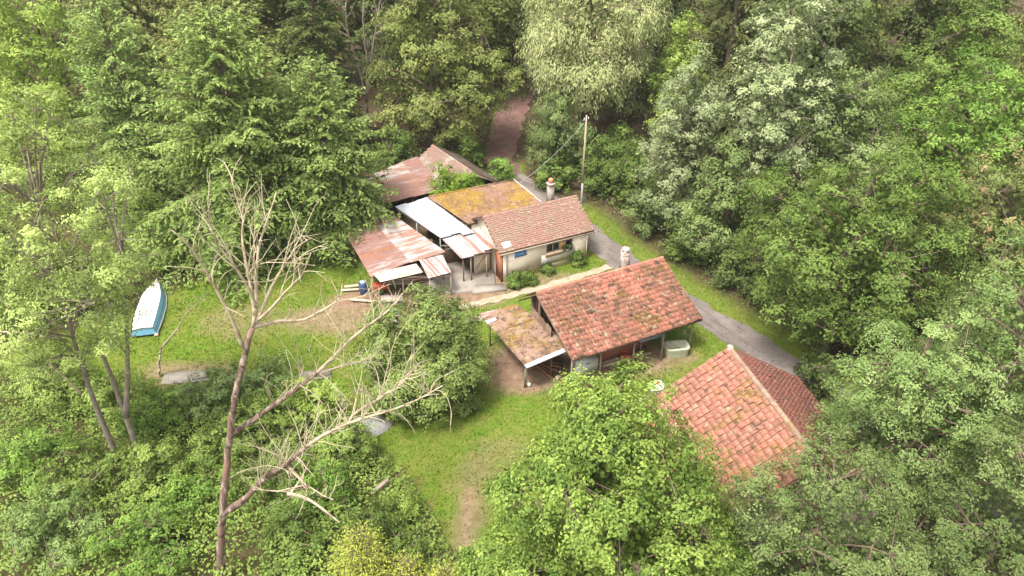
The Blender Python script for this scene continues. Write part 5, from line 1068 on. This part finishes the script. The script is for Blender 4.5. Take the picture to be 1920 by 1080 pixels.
# ------------------------------------------------------------------ ground cover
def ground_cover():
    r = np.random.default_rng(400)
    # thicket leaves over a bumpy mound, lower left
    n = 75000; x = r.uniform(-34, -1.0, n); y = r.uniform(16, 37, n); m = in_undergrowth(x, y) & (np.abs(x) < y * 0.9 + 6); x = x[m]; y = y[m]; n = len(x)
    h = 0.35 + 2.3 * np.clip(fbm(x, y, 2.6, 31) - 0.25, 0, 1) + 0.35 * vnoise(x, y, 0.6, 32); edge = sstep(0.0, 2.0, np.interp(x, UG_X, UG_Y) - y); h = h * (0.25 + 0.75 * edge)
    C = np.stack([x, y, h * (0.45 + 0.55 * r.uniform(size=n) ** 0.5)], -1); Nn = unit(np.array([0, 0, 0.9]) + r.normal(0, 0.45, (n, 3))); Ln = 0.155 * r.uniform(0.6, 1.4, n)
    ti = np.clip(0.05 + 0.6 * fbm(x, y, 1.8, 33) + r.normal(0, 0.08, n), 0, 0.9)
    me = crown_mesh('thicket_leaves', C, Nn, Ln, Ln * 0.6, ti, M['bramble'], r)
    tag(link('undergrowth', me), 'tangle of brambles and low leaves covering the thicket floor', 'undergrowth', kind='stuff')
    # weeds along the wood edge and under the trees
    n = 70000; x = r.uniform(-40, 36, n); y = r.uniform(18, 66, n); w = wood_mask(x, y); m = (r.uniform(size=n) < sstep(0.25, 0.6, w) * 0.85) & ~in_undergrowth(x, y) & (seg_dist(x, y, ROAD) > 1.7) & (seg_dist(x, y, TRACK) > 1.5)
    m &= fbm(x, y, 3.0, 41) > 0.36
    for (bx, by, rr_) in ((-8.5, 47, 4.2), (-2, 50.5, 4.5), (2, 49, 4.2), (-8.3, 55.5, 4.0), (-5, 57, 3.4), (12, 26, 5.5), (10, 30, 4.6)): m &= np.hypot(x - bx, y - by) > rr_
    x = x[m]; y = y[m]; n = len(x); h = 0.1 + 0.75 * np.clip(fbm(x, y, 2.0, 42) - 0.2, 0, 1)
    C = np.stack([x, y, h * r.uniform(0.4, 1, n)], -1); Nn = unit(np.array([0, 0, 0.8]) + r.normal(0, 0.5, (n, 3))); Ln = 0.17 * r.uniform(0.6, 1.4, n)
    me = crown_mesh('weed_leaves', C, Nn, Ln, Ln * 0.55, np.clip(0.2 + 0.5 * fbm(x, y, 2.2, 43) + r.normal(0, 0.14, n), 0, 0.9), M['mid'], r)
    tag(link('weeds', me), 'low green weeds along the lane and under the trees', 'weeds', kind='stuff')
    n = 1500; cx = r.uniform(-24, 12, n); cy = r.uniform(22, 50, n); ok = (wood_mask(cx, cy) < 0.4) & ~in_undergrowth(cx, cy) & (seg_dist(cx, cy, ROAD) > 1.3) & (fbm(cx, cy, 4.0, 61) > 0.45)
    e_, n_ = frame(26.25); v = (cx + 1.96) * n_[0] + (cy - 47.55) * n_[1]; ok &= ~((v < 2.6) & (cy > 44)) & (dirt_mask(cx, cy) < 0.8) & (np.hypot(cx + 22.9, (cy - 42.1) / 3.2) > 1.1)
    cx = cx[ok]; cy = cy[ok]; k = 9; x = np.repeat(cx, k) + r.normal(0, 0.09, len(cx) * k); y = np.repeat(cy, k) + r.normal(0, 0.09, len(cx) * k); n = len(x)
    C = np.stack([x, y, r.uniform(0.02, 0.14, n)], -1); Nn = unit(np.array([0, 0, 0.9]) + r.normal(0, 0.45, (n, 3))); Ln = 0.10 * r.uniform(0.6, 1.5, n)
    me = crown_mesh('lawn_weed_leaves', C, Nn, Ln, Ln * 0.45, np.repeat(r.uniform(0.1, 0.85, len(cx)), k), M['fresh'], r)
    tag(link('lawn_weeds', me), 'small broad-leaved weeds dotted over the lawn', 'weeds', kind='stuff')
    n = 9000; x = r.uniform(-12, 20, n); y = r.uniform(32, 64, n); dr = seg_dist(x, y, ROAD); ok = (dr < 1.3) & (r.uniform(size=n) < 0.15 + 0.75 * sstep(0.4, 1.25, dr))
    ok |= (dirt_mask(x, y) > 0.6) & (y < 44.0) & (r.uniform(size=n) < 0.5); ok &= ~((x > 3.4) & (x < 17) & (y < 31.5))
    x = x[ok]; y = y[ok]; n = len(x); C = np.stack([x, y, 0.055 + np.maximum(0, gz(x, y))], -1); Ln = 0.10 * r.uniform(0.5, 1.5, n)
    me = crown_mesh('litter_leaves', C, unit(np.array([0, 0, 1.0]) + r.normal(0, 0.2, (n, 3))), Ln, Ln * 0.6, r.uniform(0, 0.9, n), M['litter'], r)
    tag(link('leaf_litter', me), 'fallen brown leaves and bits scattered over the lane and bare earth', 'leaf litter', kind='stuff')
    # lawn grass in short blades
    n = 150000; x = r.uniform(-27, 20, n); y = r.uniform(19, 58, n)
    keep = (wood_mask(x, y) < 0.55) & ~in_undergrowth(x, y) & (r.uniform(size=n) > dirt_mask(x, y) * 0.93) & (seg_dist(x, y, ROAD) > 1.0 + 0.25 * vnoise(x, y, 0.8, 55)) & (r.uniform(size=n) < 0.6 + 0.5 * fbm(x, y, 2.2, 51))
    e1, n1 = frame(26.25)
    for (ox, oy, L, wf, wb, a) in ((-1.96, 47.55, 7.2, 2.4, 2.5, 26.25), (-6.4, 50.6, 9.5, 2.2, 4.4, 26.25)):
        e_, n_ = frame(a); u = (x - ox) * e_[0] + (y - oy) * e_[1]; v = (x - ox) * n_[0] + (y - oy) * n_[1]; keep &= ~((u > 0) & (u < L) & (v < wf) & (v > -wb))
    e_, n_ = frame(-76); u = (x - 10.35) * e_[0] + (y - 30.55) * e_[1]; v = (x - 10.35) * n_[0] + (y - 30.55) * n_[1]; keep &= ~((u > 0) & (u < 9) & (abs(v) < 4.7))
    keep &= ~((x > -6.2) & (x < -1.0) & (y > 43.5) & (y < 48.5)) & (seg_dist(x, y, np.array([(-5.2, 41.6), (-3.4, 42.3), (1.4, 44.4), (5.8, 46.75), (7.4, 47.9)])) > 0.3)
    keep &= np.hypot((x + 22.9) / 1.0, (y - 42.1) / 3.2) > 1.0
    x = x[keep]; y = y[keep]; n = len(x); z = gz(x, y) - 0.03
    hh = 0.075 * r.uniform(0.5, 1.6, n) * (0.75 + 0.5 * fbm(x, y, 1.5, 52)); a = r.uniform(0, 6.28, n); wv = 0.035 * r.uniform(0.6, 1.4, n); ln = r.normal(0, 0.05, (n, 2))
    P = np.stack([x, y, z], -1); s_ = np.stack([np.cos(a), np.sin(a), np.zeros(n)], -1) * wv[:, None]; top = np.column_stack([ln, hh])
    V = np.stack([P - s_, P + s_, P + s_ * 0.3 + top, P - s_ * 0.3 + top], 1).reshape(-1, 3)
    ti = np.clip(0.1 + 0.85 * fbm(x, y, 5.0, 53) + 0.45 * dirt_mask(x, y) + r.normal(0, 0.08, n), 0, 1)
    tag(link('grass', mesh_np('grass', V, np.arange(len(V)).reshape(-1, 4), M['grass'], ti)), 'short patchy grass of the clearing', 'grass', kind='stuff')
ground_cover()

# ------------------------------------------------------------------ thin haze volume, added to lift the shadows
def haze():
    g = Geo(); g.box((0, 300, 15.0), (2400, 2800, 36.0))
    m = bpy.data.materials.new('shadow lift haze'); m.use_nodes = True; nt = m.node_tree; nt.nodes.remove(nt.nodes['Principled BSDF'])
    v = nt.nodes.new('ShaderNodeVolumePrincipled'); v.inputs['Color'].default_value = (0.95, 0.95, 0.93, 1); v.inputs['Density'].default_value = 0.00018; v.inputs['Anisotropy'].default_value = 0.0
    nt.links.new(v.outputs[0], nt.nodes['Material Output'].inputs['Volume'])
    tag(g.build('haze', m), 'thin pale haze added over the whole clearing to lift the shadows', 'haze', kind='stuff')
haze()
